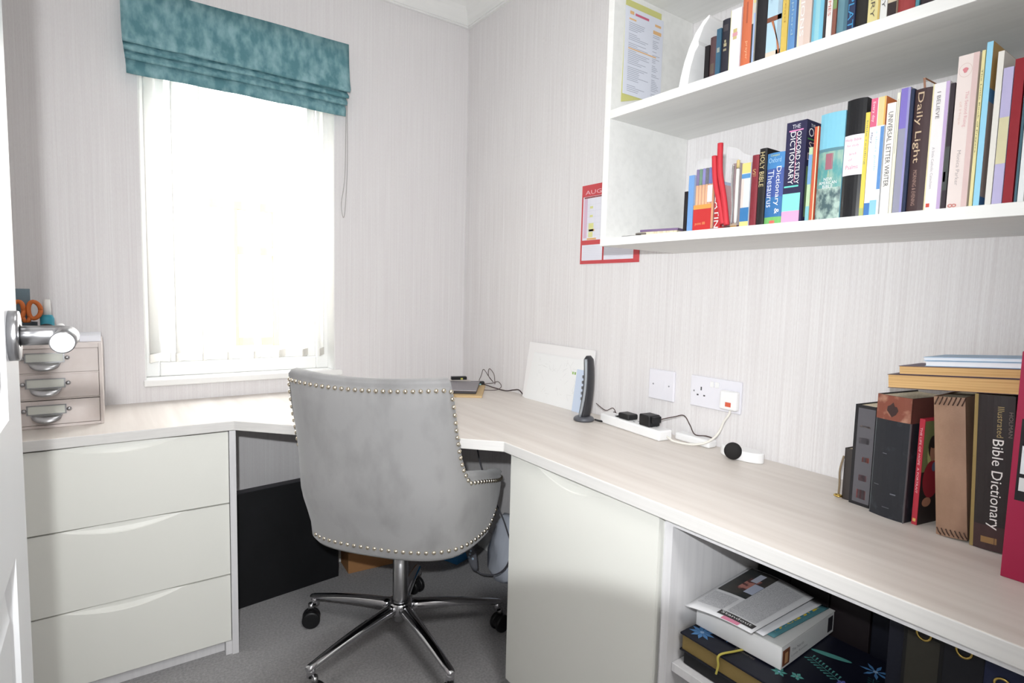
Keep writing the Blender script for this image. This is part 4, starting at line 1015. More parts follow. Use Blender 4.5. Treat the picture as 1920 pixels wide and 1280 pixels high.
for i in range(5):
    z = .07+.018*i; c = Mp @ Vector((-0.014, 0.012-(0.030*(z/.2))*0.4-0.006, z)); box(bm, c.x-.004, c.x+.004, c.y-.002, c.y+.002, z, z+.009)
finish('keys', bm, C_((120, 122, 128)), hs)
tag(tube('phone_cord', [(-.086, -1.0, .81), (-.05, -1.008, .785), (-.020, -1.012, .79), (-.010, -1.018, .765), (-.014, -1.000, .7535), (-.012, -1.008, .775), (-.010, -1.022, .77), (-.010, -1.024, .7535)], 0.0013, CB, n=6), 'thin dark cord curling down behind the cordless phone', 'cable')
tag(tube('cable', [(-.095, -1.005, .758), (-.08, -1.03, .756), (-.075, -1.07, .775), (-.072, -1.11, .7915)], 0.0032, M_BLACKP, n=8), 'short thick black cable from the phone cradle to the flat plug', 'cable')
# --- extension block with plugs
ex = empty('extension_block', (-0.070, -1.152, TOPZ), 'long white extension socket block lying along the wall', 'extension block', rz=math.radians(-6))
bx('body', -0.026, 0.026, -0.135, 0.135, 0.0, 0.030, M_WHITE, ex, bevel=0.005, seg=3)
for j in range(3):
    bm = bmesh.new(); c = 0.075-0.075*j
    box(bm, -.004, .004, c+.010, c+.013, .0301, .0306); box(bm, -.011, -.008, c-.014, c-.006, .0301, .0306); box(bm, .008, .011, c-.014, c-.006, .0301, .0306)
    finish('socket_holes', bm, C_((60, 60, 62)), ex)
pg = empty('plug', (-0.066, -1.122, TOPZ+0.0302), 'flat black plug on the extension block nearest the phone', 'plug', rz=math.radians(-6))
bx('plug_body', -0.020, 0.020, -0.025, 0.025, 0, 0.018, M_BLACKP, pg, bevel=0.005, seg=3)
pa = empty('power_adaptor', (-0.078, -1.222, TOPZ+0.0302), 'chunky black cube power adaptor plugged into the extension block', 'adaptor', rz=math.radians(-6))
bx('body', -0.022, 0.022, -0.019, 0.026, 0, 0.034, M_BLACKP, pa, bevel=0.004, seg=3)
bx('nose', -0.016, 0.018, -0.028, -0.0192, 0.012, 0.032, M_BLACKP, pa, bevel=0.003)
tag(tube('adaptor_cable', [(-.07, -1.255, .805), (-.055, -1.29, .818), (-.04, -1.312, .824), (-.035, -1.330, .80), (-.03, -1.345, .775), (-.028, -1.38, .778), (-.026, -1.402, .776)], 0.0016, C_((84, 66, 62)), n=6), 'thin brown cable arching out of the chunky black adaptor', 'cable')
ws = empty('cable_cover', (-0.030, -1.345, TOPZ), 'white rounded plastic box lying behind the end of the extension block', 'box', rz=math.radians(-2))
bx('body', -0.018, 0.018, -0.062, 0.058, 0, 0.022, M_WHITE, ws, bevel=0.006, seg=3)
wc = tag(tube('white_flex', [(-.022, -1.447, .866), (-.024, -1.445, .85), (-.03, -1.435, .83), (-.04, -1.425, .795), (-.058, -1.405, .770), (-.075, -1.37, .758), (-.088, -1.32, .757), (-.085, -1.292, .764)], 0.0032, C_((236, 232, 222)), n=10), 'white mains flex hanging from the wall plug to the extension block', 'cable')
# --- round gadget
gd = empty('round_gadget', (-0.052, -1.507, TOPZ), 'white oblong gadget with a round matt black face near the wall socket', 'gadget')
bm = bmesh.new(); prism(bm, [(0.026*math.cos(a)+(0 if True else 0), 0.060*math.sin(a)) for a in [2*PI*i/40 for i in range(40)]], lambda u, v, w_: (u, v, w_), 0.0, 0.026)
finish('body', bm, M_WHITE, gd, bevel=0.003)
bm = bmesh.new(); lathe(bm, [(0, 0), (0.0205, 0), (0.0215, 0.002), (0.0215, 0.010), (0.020, 0.0115), (0, 0.0115)], n=40, M=Matrix.Translation((-0.027, 0.008, 0.0222)) @ Vector((-0.86, -0.5, 0.12)).to_track_quat('Z', 'Y').to_matrix().to_4x4())
finish('black_face', bm, mat('matt_black_disc', (26, 24, 24), 0.75), gd)
# --- wall plates
def plate(name, y0, y1, z0, z1, label):
    o = empty(name, (-0.0004, (y0+y1)/2, (z0+z1)/2), label, 'socket')
    hw, hh = abs(y1-y0)/2, (z1-z0)/2
    bx('face_plate', -0.009, 0, -hw, hw, -hh, hh, mat('socket_white', (232, 231, 238), 0.35), o, bevel=0.003, seg=3)
    return o, hw, hh
s1, hw, hh = plate('blank_socket_plate', -1.150, -1.247, 0.848, 0.940, 'single white wall plate with two screws above the extension block')
for sg in (-1, 1):
    bm = bmesh.new(); lathe(bm, [(0, 0), (0.0026, 0), (0.0022, 0.0012), (0, 0.0014)], n=12, M=Matrix.Translation((-0.0091, sg*0.030, 0)) @ Matrix.Rotation(-PI/2, 4, 'Y')); finish('screw', bm, C_((150, 150, 156)), s1)
bx('raised_rim', -0.0098, -0.0091, 0.012-.024, 0.012, -0.012, 0.012, mat('socket_white', (0, 0, 0)), s1)
s2_, hw, hh = plate('double_socket', -1.306, -1.468, 0.852, 0.940, 'double white wall socket with a plug in its right half')
for sg in (-1, 1):
    bm = bmesh.new(); lathe(bm, [(0, 0), (0.0026, 0), (0.0022, 0.0012), (0, 0.0014)], n=12, M=Matrix.Translation((-0.0091, sg*0.068, 0)) @ Matrix.Rotation(-PI/2, 4, 'Y')); finish('screw', bm, C_((150, 150, 156)), s2_)
    bx('switch', -0.0125, -0.0091, sg*0.008-0.006, sg*0.008+0.006, 0.018, 0.034, M_WHITE, s2_, bevel=0.001)
bm = bmesh.new(); box(bm, -0.0094, -0.0091, .042, .046, .004, .014); box(bm, -0.0094, -0.0091, .052, .058, -.012, -.008); box(bm, -0.0094, -0.0091, .030, .036, -.012, -.008)
finish('socket_holes', bm, C_((70, 70, 74)), s2_)
wp = empty('plug', (-0.0105, -1.442, 0.888), 'white three-pin plug with an orange-red label in the double socket', 'plug')
bx('plug_body', -0.020, 0, -0.026, 0.026, -0.026, 0.026, M_WHITE, wp, bevel=0.006, seg=3)
bx('orange_label', -0.0206, -0.0202, -0.011, 0.006, -0.016, -0.004, C_((236, 92, 60)), wp)

# ================================================================== BOOKS STANDING ON THE RIGHT OF THE WORKTOP
G3 = 'books standing at the right end of the worktop'
def db(x, yl, yr, h, d, col, label, tilt=0.0, rz=0.0, **k):
    r_ = book(x, yl, yr, TOPZ, h, d, col, label, G3, rz=rz, **k)
    r_.rotation_euler = (-tilt, 0, rz); r_.location.z += (yl-yr)/2*math.sin(abs(tilt))
    return r_
b0 = db(-0.138, -1.793, -1.809, .108, .07, (60, 54, 52), 'small tan-edged bible with a gilt clasp at the left end of the worktop books', rz=math.radians(-8))
bm = bmesh.new(); tube_bm(bm, [(-0.004+0.006*math.cos(a), 0.012+0.007*math.sin(a), 0.005) for a in [2*PI*i/14 for i in range(15)]], 0.0022, 6); finish('clasp', bm, mat('gilt_brass', (200, 172, 96), 0.25, metal=1.0), b0)
tube('strap', [(0.002, 0.0095, 0.09), (-0.004, 0.012, 0.06), (-0.003, 0.0115, 0.03), (-0.003, 0.012, 0.008)], 0.002, C_((140, 118, 88)), b0, n=6)
b1 = db(-0.150, -1.8125, -1.853, .205, .10, (34, 33, 36), 'black album-like book with a grey panel printed in faint red, second in the worktop row', rz=math.radians(-8), round_=False,
   decor=((.16, 1, .03, .97, (92, 90, 96)), (.5, .85, .44, .49, (176, 76, 62)), (.35, .8, .07, .16, (140, 74, 76)), (.4, .8, .25, .31, (118, 80, 86)), (.3, .8, .62, .68, (104, 98, 104)), (.3, .8, .78, .8, (120, 106, 100))))
b2 = db(-0.176, -1.8585, -1.9235, .236, .13, 'scuffed_black_leather', 'big worn black book with scuffed red-brown leather at its head', rz=math.radians(-10),
   decor=((0, 1, .80, 1.0, 'worn_russet_leather'), (.97, 1, 0, .8, (104, 110, 116)), (.3, .42, .52, .525, (120, 122, 130)), (.1, .25, .25, .256, (96, 98, 104)), (.6, .75, .20, .21, (104, 106, 116)), (.4, .6, .08, .086, (96, 98, 104)), (0, .03, 0, .8, (84, 88, 92))),
   side=((0, 1, .80, 1, (104, 54, 46)), (0, .04, .0, .8, (110, 112, 116)), (0, .05, .8, 1, (176, 134, 110))))
bm = bmesh.new()
fl_ = [(0, .012), (.005, .006), (.010, .003), (.011, -.005), (.006, -.011), (.001, -.017), (-.006, -.011), (-.010, -.003), (-.007, .004), (-.003, .004)]
bm.faces.new([bm.verts.new((-0.0008, u, v+.212)) for u, v in fl_]); finish('flame_emblem', bm, C_((62, 40, 38)), b2)
b3 = db(-0.166, -1.9320, -1.9410, .200, .078, (206, 44, 62), 'thin red-spined book showing a figure in a red jumper on its cover', rz=math.radians(-11), round_=False,
   texts=(('THE LIFE OF HOPE  A PORTRAIT', .5, .30, .92, .4, (240, 196, 200)),), decor=((.2, .8, .03, .06, (230, 180, 90)),),
   side=((.02, 1, .5, .98, (110, 116, 66)), (.02, 1, .0, .5, (40, 32, 30))))
bm = bmesh.new()
def disc(cx, cz, rx, rz_, e, mi_, n=22, s=0):
    bm.faces.new([bm.verts.new(((cx-.056)*.8+.029+rx*.8*math.cos(2*PI*i/n), -0.0048-e, cz+rz_*math.sin(2*PI*i/n))) for i in range(n)]).material_index = mi_
disc(.060, .135, .022, .032, .0004, 4); disc(.056, .147, .017, .021, .0006, 0); disc(.059, .137, .0125, .018, .0008, 1); disc(.060, .085, .033, .036, .0007, 2); disc(.048, .042, .017, .009, .0009, 1); disc(.066, .108, .008, .009, .0010, 3)
disc(.058, .154, .015, .010, .0011, 0)
finish('cover_portrait', bm, [C_((40, 28, 26)), C_((170, 112, 84)), C_((150, 30, 42)), C_((90, 100, 130)), C_((170, 170, 96))], b3)
# stitched leather cover
b4 = db(-0.184, -1.9765, -2.0225, .248, .14, 'tan_grained_leather', 'tan leather-covered book with dark whip-stitching along top and bottom edges', tilt=math.radians(5))
for zz in (.240, .008):
    bm = bmesh.new()
    for i in range(7):
        y = .020-.0066*i
        tube_bm(bm, [(-.0012, y, zz-.006 if zz > .1 else zz+.006), (-.003, y-.003, zz), (0.001, y-.005, zz+.0075 if zz > .1 else zz-.006)], 0.0010, 6)
    finish('stitching', bm, C_((70, 46, 36)), b4)
b5 = db(-0.188, -2.0265, -2.0800, .262, .15, (42, 34, 34), 'black Illustrated Bible Dictionary with large white spine title', tilt=math.radians(2.5),
   decor=((0, .10, 0, 1, (150, 124, 66)), (.10, 1, 0, .16, (66, 42, 42)), (.3, .7, .045, .085, (150, 110, 60))), texts=(('Bible Dictionary', .60, .14, .72, .36, (238, 234, 230)), ('HOLMAN', .92, .74, .90, .10, (120, 106, 98)), ('Illustrated', .68, .735, .93, .16, (168, 144, 88))))
# flat books lying on the row
def flat(name, y0, y1, x0, x1, z0, z1, col, label, pages, cat='book', wav=0.0):
    o = empty(name, ((x0+x1)/2, (y0+y1)/2, z0), label, cat, 0, 'paperbacks and pads lying on top of the worktop books'); hx, hy = (x1-x0)/2, abs(y1-y0)/2; h = z1-z0
    bm = bmesh.new(); N = 14
    for a, b in ((0.0, 0.0009), (h-0.0009, h)):
        prev = None
        for i in range(N+1):
            y = -hy+2*hy*i/N; dz = wav*math.sin(PI*i/N)
            row = [bm.verts.new((x, y, z+dz)) for x in (-hx, hx) for z in (a, b)]
            if prev:
                for p, q in ((0, 1), (1, 3), (3, 2), (2, 0)): bm.faces.new((prev[p], prev[q], row[q], row[p]))
            else: bm.faces.new((row[0], row[1], row[3], row[2]))
            prev = row
        bm.faces.new((prev[0], prev[2], prev[3], prev[1]))
    finish('cover', bm, C_(col), o)
    bm = bmesh.new(); prev = None
    for i in range(N+1):
        y = -hy+0.001+(2*hy-0.002)*i/N; dz = wav*math.sin(PI*i/N)
        row = [bm.verts.new((x, y, z+dz)) for x in (-hx+0.0012, hx-0.001) for z in (0.001, h-0.001)]
        if prev:
            for p, q in ((0, 1), (1, 3), (3, 2), (2, 0)): bm.faces.new((prev[p], prev[q], row[q], row[p]))
        else: bm.faces.new((row[0], row[1], row[3], row[2]))
        prev = row
    bm.faces.new((prev[0], prev[2], prev[3], prev[1]))
    finish('pages', bm, pages, o)
    o.rotation_euler = (-0.085, 0, 0); o.location.z += 0.0105+0.085*(-1.9825-(y0+y1)/2)
    return o
flat('book', -2.083, -1.882, -0.186, -0.075, 1.0000, 1.0255, (84, 60, 66), 'lower yellowed paperback lying flat on top of the upright worktop books', M_YPAGES)
flat('book', -2.083, -1.898, -0.184, -0.078, 1.0260, 1.0420, (96, 74, 92), 'upper yellowed paperback lying flat under the pale blue pads', M_YPAGES)
flat('writing_pad', -2.088, -1.938, -0.182, -0.07, 1.0425, 1.0520, (176, 206, 234), 'pale blue covered pad with white sheets on the paperbacks', C_((240, 242, 248)), 'pad')
flat('writing_pad', -2.088, -1.934, -0.180, -0.072, 1.0525, 1.0590, (170, 202, 232), 'thinner pale blue pad, topmost on the flat pile', C_((232, 238, 246)), 'pad')
# red A4 storage file
rf = empty('storage_file', (-0.282, -2.135, TOPZ), 'tall crimson A4 storage file with a black printed label at the right edge', 'file')
M_CRIM = mat('crimson_board', (158, 26, 66), 0.5)
bm = bmesh.new(); box(bm, 0, 0.0025, -.042, .042, 0, .345); box(bm, 0.0025, .22, -.042, -.0395, 0, .345); box(bm, 0.0025, .22, .0395, .042, 0, .345); box(bm, 0.0025, .22, -.0395, .0395, 0, .0025); box(bm, .2175, .22, -.0395, .0395, .0025, .345)
finish('case', bm, M_CRIM, rf, bevel=0.0008)
bx('label', -0.0006, -0.0001, -.040, .0345, .122, .245, C_((24, 22, 26)), rf)
bx('label_window', -0.0011, -0.0007, -.038, .031, .163, .205, C_((232, 236, 240)), rf, bevel=0.0)
bx('barcode_panel', -0.0011, -0.0007, -.038, .031, .137, .157, C_((226, 226, 226)), rf)
text('label_text', 'A4', .01, (-0.0010, .012, .2315), (0, -1, 0), (0, 0, 1), C_((240, 240, 240)), rf, .022, .009)
text('label_text', 'STORAGE FILE', .01, (-0.0010, .0, .2235), (0, -1, 0), (0, 0, 1), C_((220, 220, 220)), rf, .052, .0028)
text('label_text', 'RYMAN'.replace('RYMAN', 'DOCUMENT'), .01, (-0.0010, .0, .2405), (0, -1, 0), (0, 0, 1), C_((170, 40, 80)), rf, .052, .004)
text('label_text', 'spares &\nplastic\ncovers', .01, (-0.0014, .006, .1845), (0, -1, 0), (0, 0, 1), C_((176, 190, 196)), rf, .044, .034)
bm = bmesh.new(); x_ = .022; random.seed(2)
for i in range(22):
    w_ = random.choice((.0006, .0010, .0016)); box(bm, -0.0014, -0.0012, x_-w_, x_, .141, .153); x_ -= w_+random.choice((.0006, .001))
finish('barcode', bm, C_((40, 36, 40)), rf)
for dy in (.022, -.006, -.03):
    bm = bmesh.new(); lathe(bm, [(0, 0), (.0046, 0), (.0046, .0003), (0, .0003)], n=20, M=Matrix.Translation((-0.0007, dy, .2135)) @ Matrix.Rotation(-PI/2, 4, 'Y')); finish('label_spot', bm, C_((206, 30, 92)), rf)
bx('lining', .004, .200, -.036, .036, .004, .335, C_((224, 214, 190)), rf)
cp_ = book(-0.215, -2.181, -2.205, TOPZ, .385, .19, (232, 218, 190), 'tall cream book standing behind the crimson storage file, only its top showing', G3, round_=False)

# ================================================================== INSIDE THE OPEN CABINET
SZ = 0.4185
NAVY = mat('navy_floral_cover', (15, 18, 34), 0.45)
na = empty('notebook', (-0.31, -1.755, SZ), 'plain black notebook at the bottom of the cabinet pile', 'notebook')
bx('cover', -.135, .11, -.10, .105, 0, .027, C_((20, 20, 24)), na, bevel=.003)
al = empty('album', (-0.30, -1.805, SZ+0.0275), 'navy floral album with gilt page edges held by a yellow band in the open cabinet', 'album')
ax0, ax1, ay0, ay1 = -.150, .10, -.155, .162
bm = bmesh.new(); box(bm, ax0, ax1, ay0, ay1, 0, .003); box(bm, ax0, ax1, ay0, ay1, .034, .038); box(bm, ax1-.004, ax1, ay0, ay1, .003, .034)
finish('cover', bm, NAVY, al, bevel=.0012)
bx('gilt_pages', ax0+.004, ax1-.004, ay0+.004, ay1-.004, .003, .034, mat('gilt_page_edge', (150, 128, 78), 0.5, metal=0.3), al)
bm = bmesh.new()
yb = .070
tube_bm(bm, smooth_path([(ax0-.002, yb+.004, -.001), (ax0-.003, yb, .018), (ax0-.002, yb, .0385), (ax0+.03, yb-.010, .0402), (ax0+.075, yb-.024, .0402)], 6), .0022, 8)
finish('elastic_band', bm, C_((206, 190, 70)), al)
def flower(bm, cx, cy, r, n, m0, m1, z=.0384, petal=.35):
    for i in range(n):
        a = 2*PI*i/n; c, s = math.cos(a), math.sin(a)
        pts = [(0, 0), (r*.55, r*petal*.5), (r, 0), (r*.55, -r*petal*.5)]
        bm.faces.new([bm.verts.new((cx+u*c-v*s, cy+u*s+v*c, z)) for u, v in pts]).material_index = m0
    bm.faces.new([bm.verts.new((cx+r*.16*math.cos(2*PI*i/10), cy+r*.16*math.sin(2*PI*i/10), z+.0001)) for i in range(10)]).material_index = m1
def leaf(bm, cx, cy, L_, W_, a, m0, z=.0384):
    c, s = math.cos(a), math.sin(a); pts = [(L_/2*math.cos(t), W_/2*math.sin(t)) for t in [2*PI*i/18 for i in range(18)]]
    bm.faces.new([bm.verts.new((cx+u*c-v*s, cy+u*s+v*c, z)) for u, v in pts]).material_index = m0
def frond(bm, cx, cy, L_, a, m0, z=.0386, k=6):
    c, s = math.cos(a), math.sin(a)
    def P_(u, v): return bm.verts.new((cx+u*c-v*s, cy+u*s+v*c, z))
    bm.faces.new([P_(-L_/2, -.0006), P_(L_/2, -.0006), P_(L_/2, .0006), P_(-L_/2, .0006)]).material_index = m0
    for i in range(k):
        u = -L_/2+L_*(i+.5)/k
        for sg in (-1, 1): bm.faces.new([P_(u, 0), P_(u+L_*.10, sg*L_*.16), P_(u+L_*.05, sg*L_*.18)]).material_index = m0
FM = [C_((76, 140, 206)), C_((150, 190, 230)), C_((34, 92, 100)), C_((80, 168, 158)), C_((150, 150, 158)), C_((96, 100, 190))]
bm = bmesh.new(); flower(bm, -.115, .135, .026, 9, 0, 1); finish('flower_motif', bm, FM, al)
bm = bmesh.new(); flower(bm, -.09, .088, .013, 6, 0, 1); finish('flower_motif', bm, FM, al)
bm = bmesh.new(); flower(bm, -.10, -.02, .014, 6, 3, 1, petal=.5); finish('flower_motif', bm, FM, al)
bm = bmesh.new(); leaf(bm, -.055, .12, .02, .009, .6, 2); finish('leaf_motif', bm, FM, al)
bm = bmesh.new(); leaf(bm, -.075, -.132, .052, .036, .7, 2); finish('leaf_motif', bm, FM, al)
bm = bmesh.new(); frond(bm, -.075, -.132, .040, .7, 3, k=5); finish('frond_motif', bm, FM, al)
bm = bmesh.new(); leaf(bm, -.128, -.085, .040, .026, .2, 4); finish('leaf_motif', bm, FM, al)
bm = bmesh.new(); frond(bm, -.128, -.085, .034, .2, 2, k=6); finish('frond_motif', bm, FM, al)
bm = bmesh.new(); frond(bm, -.02, -.062, .07, 1.2, 3, k=9); finish('frond_motif', bm, FM, al)
bm = bmesh.new(); leaf(bm, .03, -.05, .07, .014, 1.9, 3); finish('leaf_motif', bm, FM, al)
bm = bmesh.new(); flower(bm, .05, -.12, .026, 7, 0, 1, petal=.25); finish('flower_motif', bm, FM, al)
bm = bmesh.new(); flower(bm, -.035, -.10, .010, 5, 5, 1, petal=.7); finish('flower_motif', bm, FM, al)
bm = bmesh.new(); frond(bm, -.12, -.128, .05, 2.4, 2, k=8); finish('frond_motif', bm, FM, al)
bm = bmesh.new(); leaf(bm, -.05, -.148, .022, .012, 2.2, 2); finish('leaf_motif', bm, FM, al)
bm = bmesh.new(); flower(bm, -.085, -.045, .012, 5, 3, 4, petal=.6); finish('flower_motif', bm, FM, al)
bm = bmesh.new(); frond(bm, .0, -.135, .05, .3, 2, k=7); finish('frond_motif', bm, FM, al)
text('album_script', 'Memories', .01, (-.105, .045, .0388), (0, -1, 0), (1, 0, 0), C_((120, 112, 100)), al, .04, .008)
wb = empty('white_box', (-0.290, -1.735, SZ+0.0680), 'white cardboard box with a small picture label on its side, lying on the floral album', 'box', rz=math.radians(2))
bx('box_body', -.112, .100, -.088, .092, 0, .043, C_((228, 228, 228)), wb, bevel=.0015)
bx('box_lid', -.113, .101, -.0885, .0925, .0432, .045, C_((214, 214, 212)), wb)
bx('picture_label', -.108, -.083, -.0889, -.0882, .006, .036, C_((120, 66, 40)), wb)
bx('picture_detail', -.100, -.090, -.0893, -.0890, .010, .030, C_((196, 140, 90)), wb)
bx('round_label', .072, .092, -.0889, -.0882, .008, .038, C_((44, 42, 50)), wb, bevel=.0)
text('label_text', 'The North', .01, (-.052, -.0886, .026), (1, 0, 0), (0, 0, 1), C_((150, 150, 152)), wb, .045, .006)
text('label_text', 'Lovely Rambles', .01, (-.045, -.0886, .015), (1, 0, 0), (0, 0, 1), C_((160, 160, 162)), wb, .062, .006)
def sheet(name, pts, z, label, col, group=None, th=.0012, sag=.004, lift=0.0, parts=(), nn=12):
    """a limp printed sheet: pts = four corners (x, y) in order; slightly curled"""
    cx = sum(p[0] for p in pts)/4; cy = sum(p[1] for p in pts)/4
    o = empty(name, (cx, cy, z), label, 'newspaper' if 'news' in name else 'magazine', 0, group)
    def S_(u, v):
        a, b, c, d = [Vector((p[0]-cx, p[1]-cy, 0)) for p in pts]
        p = (a*(1-u)+b*u)*(1-v)+(d*(1-u)+c*u)*v
        p.z = sag*math.sin(PI*u)*0.8+sag*0.6*math.sin(2.2*v+1)+lift*v*v+sag
        return p
    def patch(nm, u0, u1, v0, v1, e, m, par):
        bm = bmesh.new(); G = [[bm.verts.new(S_(u0+(u1-u0)*i/nn, v0+(v1-v0)*j/nn)+Vector((0, 0, e))) for j in range(nn+1)] for i in range(nn+1)]
        for i in range(nn):
            for j in range(nn): bm.faces.new((G[i][j], G[i+1][j], G[i+1][j+1], G[i][j+1])).smooth = True
        ob = finish(nm, bm, m, par); return ob
    base = patch('pages', 0, 1, 0, 1, 0, C_(col), o); md = base.modifiers.new('t', 'SOLIDIFY'); md.thickness = th; md.offset = -1
    for (nm, u0, u1, v0, v1, e, m) in parts: patch(nm, u0, u1, v0, v1, e, m, base)
    return o, S_
M_PRINT = mat('fine_grey_print', (196, 196, 198), 0.7, noise=((150, 150, 154), (900, 900, 900), 0.45, 0.6, 2))
ZB = SZ+0.0680+0.0454
cc = [(-.405, -1.655), (-.425, -1.79), (-.20, -1.80), (-.19, -1.65)]
sheet('magazine', [(-.430, -1.648), (-.402, -1.738), (-.20, -1.745), (-.20, -1.650)], ZB, 'white leaflet with brown script sticking out left under the newspaper', (230, 226, 222), parts=(('picture', .72, .98, .02, .22, .0004, C_((150, 116, 86))),), sag=.001)
sheet('magazine', [(-.395, -1.700), (-.390, -1.806), (-.195, -1.812), (-.19, -1.70)], ZB+.0035, 'magazine with a blue and yellow patterned edge right of the newspaper', (70, 130, 140), parts=(('yellow_print', .80, .92, .1, .9, .0004, mat('patterned_cover', (60, 130, 150), .6, noise=((216, 190, 60), (90, 90, 90), .45, .55, 2))), ('brown_print', .0, .15, .1, .9, .0004, C_((120, 80, 60)))), sag=.001)
sheet('magazine', [(-.410, -1.690), (-.408, -1.795), (-.20, -1.80), (-.19, -1.69)], ZB+.007, 'white page edged magazine directly beneath the newspaper', (226, 226, 230), sag=.001)
np_, S_ = sheet('newspaper', [(-.462, -1.660), (-.437, -1.788), (-.215, -1.79), (-.205, -1.640)], ZB+.0105, 'folded newspaper page headed Standout on top of the cabinet pile', (214, 214, 216), sag=.006, lift=.006,
    parts=(('photograph', .05, .5, .42, .98, .0006, mat('dark_press_photo', (46, 50, 50), .5, noise=((70, 66, 62), (30, 30, 30), .4, .7, 3))), ('print_column', .5, .92, .14, .92, .0006, M_PRINT), ('print_column', .06, .44, .12, .38, .0006, M_PRINT),
           ('photo_figure', .22, .40, .55, .80, .0010, mat('pinkish_faces', (176, 120, 110), .6, noise=((90, 60, 60), (60, 60, 60), .45, .55, 2))), ('photo_shirt', .36, .50, .52, .72, .0012, C_((176, 184, 206))), ('photo_shirt', .26, .36, .74, .92, .0012, C_((186, 190, 206))), ('pink_strip', .55, .80, .0, .05, .0006, C_((226, 130, 160))), ('headline_bar', .44, .96, .05, .12, .0008, C_((60, 58, 58)))))
pb2 = [c for c in np_.children][0]
A_, B_ = S_(.46, .085), S_(.95, .085)
text('headline', 'Standout', .01, (A_+B_)/2+Vector((0, 0, .0026)), B_-A_, Vector((0, 0, 1)).cross(B_-A_), C_((236, 236, 236)), np_, (B_-A_).length*.9, .0085)
# dark folders standing at the right of the pile
G4 = 'dark ring binders standing in the open cabinet'
for i, (y0, y1, x0, h, c, lb, lab) in enumerate(((-1.969, -1.995, -.33, .272, (15, 18, 34), 'navy ring binder nearest the white box in the open cabinet', None),
        (-1.997, -2.052, -.35, .270, (14, 13, 14), 'black ring binder with a khaki spine label in the open cabinet', (46, 43, 34)),
        (-2.054, -2.104, -.36, .275, (12, 13, 22), 'blue-black ring binder with brass finger ring in the open cabinet', None),
        (-2.106, -2.150, -.37, .255, (18, 28, 66), 'brighter blue ring binder near the right of the open cabinet', None),
        (-2.152, -2.190, -.37, .262, (40, 13, 16), 'dark red ring binder at the far right of the open cabinet', None))):
    o_ = empty('ring_binder', (x0, (y0+y1)/2, SZ), lb, 'binder', 0, G4); hw = (y0-y1)/2; dpt = -.055-x0
    bm = bmesh.new(); box(bm, 0, .0025, -hw, hw, 0, h); box(bm, .0025, dpt, -hw, -hw+.0025, 0, h); box(bm, .0025, dpt, hw-.0025, hw, 0, h)
    finish('cover', bm, C_(c), o_, bevel=.0008)
    bx('papers', .006, dpt-.01, -hw+.003, hw-.003, .002, h-.02, C_((150, 146, 140)), o_)
    if lab: bx('spine_label', -.0005, -.0001, -hw*.8, hw*.8, h*.36, h*.82, C_(lab), o_)
    if hw > .02:
        bm = bmesh.new(); lathe(bm, [(.008, 0), (.011, 0), (.011, .002), (.008, .002), (.008, 0)], n=24, M=Matrix.Translation((-.0002, 0, h-.045)) @ Matrix.Rotation(-PI/2, 4, 'Y')); finish('finger_ring', bm, mat('gilt_brass'), o_)

for (y0, y1, h, c, lb) in ((-1.640, -1.715, .265, (18, 17, 19), 'black box file at the back left of the open cabinet behind the newspaper'), (-1.718, -1.800, .262, (24, 20, 20), 'second black box file at the cabinet back, dark brown tinged'), (-1.803, -1.880, .270, (30, 22, 26), 'dark plum box file at the cabinet back behind the white box'), (-1.883, -1.964, .262, (14, 17, 32), 'dark navy box file at the cabinet back next to the ring binders')):
    o_ = empty('box_file', (-.172, (y0+y1)/2, SZ), lb, 'file', 0, 'dark box files at the back of the open cabinet'); hw = (y0-y1)/2
    bx('case', 0, .125, -hw, hw, 0, h-.012, C_(c), o_, bevel=.002); bx('lid', .0005, .1245, -hw, hw, h-.0118, h, C_(c), o_, bevel=.002)
# ================================================================== UNDER THE DESK
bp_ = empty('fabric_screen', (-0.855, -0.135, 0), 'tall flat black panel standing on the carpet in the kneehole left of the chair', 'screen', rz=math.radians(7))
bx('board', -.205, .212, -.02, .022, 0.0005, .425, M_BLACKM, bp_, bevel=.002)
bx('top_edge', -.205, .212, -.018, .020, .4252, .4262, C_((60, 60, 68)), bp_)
cbx = empty('cardboard_box', (-0.44, -0.085, 0), 'brown cardboard box on the carpet behind the black panel', 'box', rz=math.radians(-4))
bm = bmesh.new(); box(bm, -.16, .14, -.06, .055, 0.0005, .085); finish('carton', bm, mat('brown_corrugated_card', (176, 128, 84), 0.8), cbx, bevel=.002)
bx('tape', -.16, .14, -.006, .02, .0853, .0857, C_((190, 158, 116)), cbx)
blb = empty('blue_box', (-0.145, -0.235, 0), 'bright blue lidded box on the carpet in the kneehole behind the chair', 'box', rz=math.radians(20))
bx('body', -.07, .05, -.05, .05, 0.0005, .13, C_((44, 136, 206)), blb, bevel=.004)
bx('lid', -.071, .051, -.051, .051, .1302, .137, C_((60, 146, 214)), blb, bevel=.002)
gb = empty('carrier_bag', (-0.07, -0.50, 0), 'crumpled white plastic bag on the carpet beside the cupboard', 'bag')
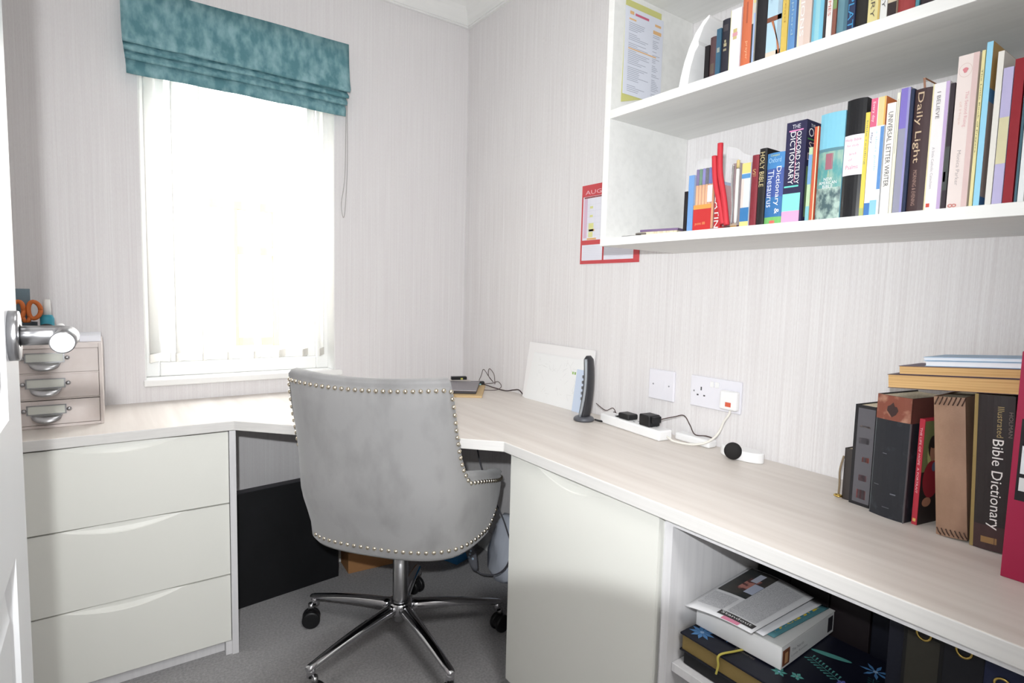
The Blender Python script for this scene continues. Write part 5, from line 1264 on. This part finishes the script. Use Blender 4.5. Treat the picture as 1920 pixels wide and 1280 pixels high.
bm = bmesh.new(); random.seed(4)
prof = [(0.0, 0.0), (.055, .0), (.066, .03), (.064, .10), (.058, .16), (.040, .22), (.020, .26), (0.0, .262)]
lathe(bm, prof, n=26)
for v in bm.verts:
    a = math.atan2(v.co.y, v.co.x); k = 1+.16*math.sin(5*a+v.co.z*30)+.07*math.sin(9*a-v.co.z*44)
    if v.co.z > .001: v.co.x *= k*.9; v.co.y *= k*1.4
finish('bag_body', bm, mat('translucent_bag_plastic', (206, 212, 224), 0.4), gb, smooth=True)
hsn = empty('remote_handset', (-0.265, -0.548, 0), 'grey corded remote handset hanging on its cable behind the chair', 'remote', rz=math.radians(38))
bm = bmesh.new(); secs = []
for i in range(9):
    t = i/8; wv = .023*(0.75+.25*math.sin(PI*min(1, t*1.2))) ; wv *= (1 if .05 < t < .95 else .7)
    c = Vector((0, .022-.030*t, .220-.115*t)); secs.append([bm.verts.new(c+Vector((.009*math.cos(2*PI*k/12), wv*math.sin(2*PI*k/12), .004*math.sin(2*PI*k/12)))) for k in range(12)])
for A, B in zip(secs, secs[1:]):
    for k in range(12): bm.faces.new((A[k], A[(k+1) % 12], B[(k+1) % 12], B[k])).smooth = True
bm.faces.new(secs[0]); bm.faces.new(secs[-1]); hsb = finish('handset_body', bm, C_((104, 106, 114)), hsn)
bm = bmesh.new()
for i, (dy, t) in enumerate(((.006, .3), (-.006, .34), (0, .45), (.007, .56), (-.007, .6))):
    c = Vector((-.009, .022-.030*t+dy, .220-.115*t)); lathe(bm, [(0, 0), (.005, 0), (.0045, .0018), (0, .002)], n=12, M=Matrix.Translation(c) @ Matrix.Rotation(-PI/2, 4, 'Y'))
finish('buttons', bm, C_((170, 196, 220)), hsn)
tube('cord', [(0, -.008, .107), (0, -.04, .092), (.002, -.095, .100), (.004, -.135, .14), (.004, -.150, .21), (.004, -.130, .28), (.004, -.105, .34), (.004, -.06, .42), (.004, -.02, .52), (.01, 0, .62), (.01, 0, .7195)], .0028, C_((80, 80, 88)), hsn, n=8)
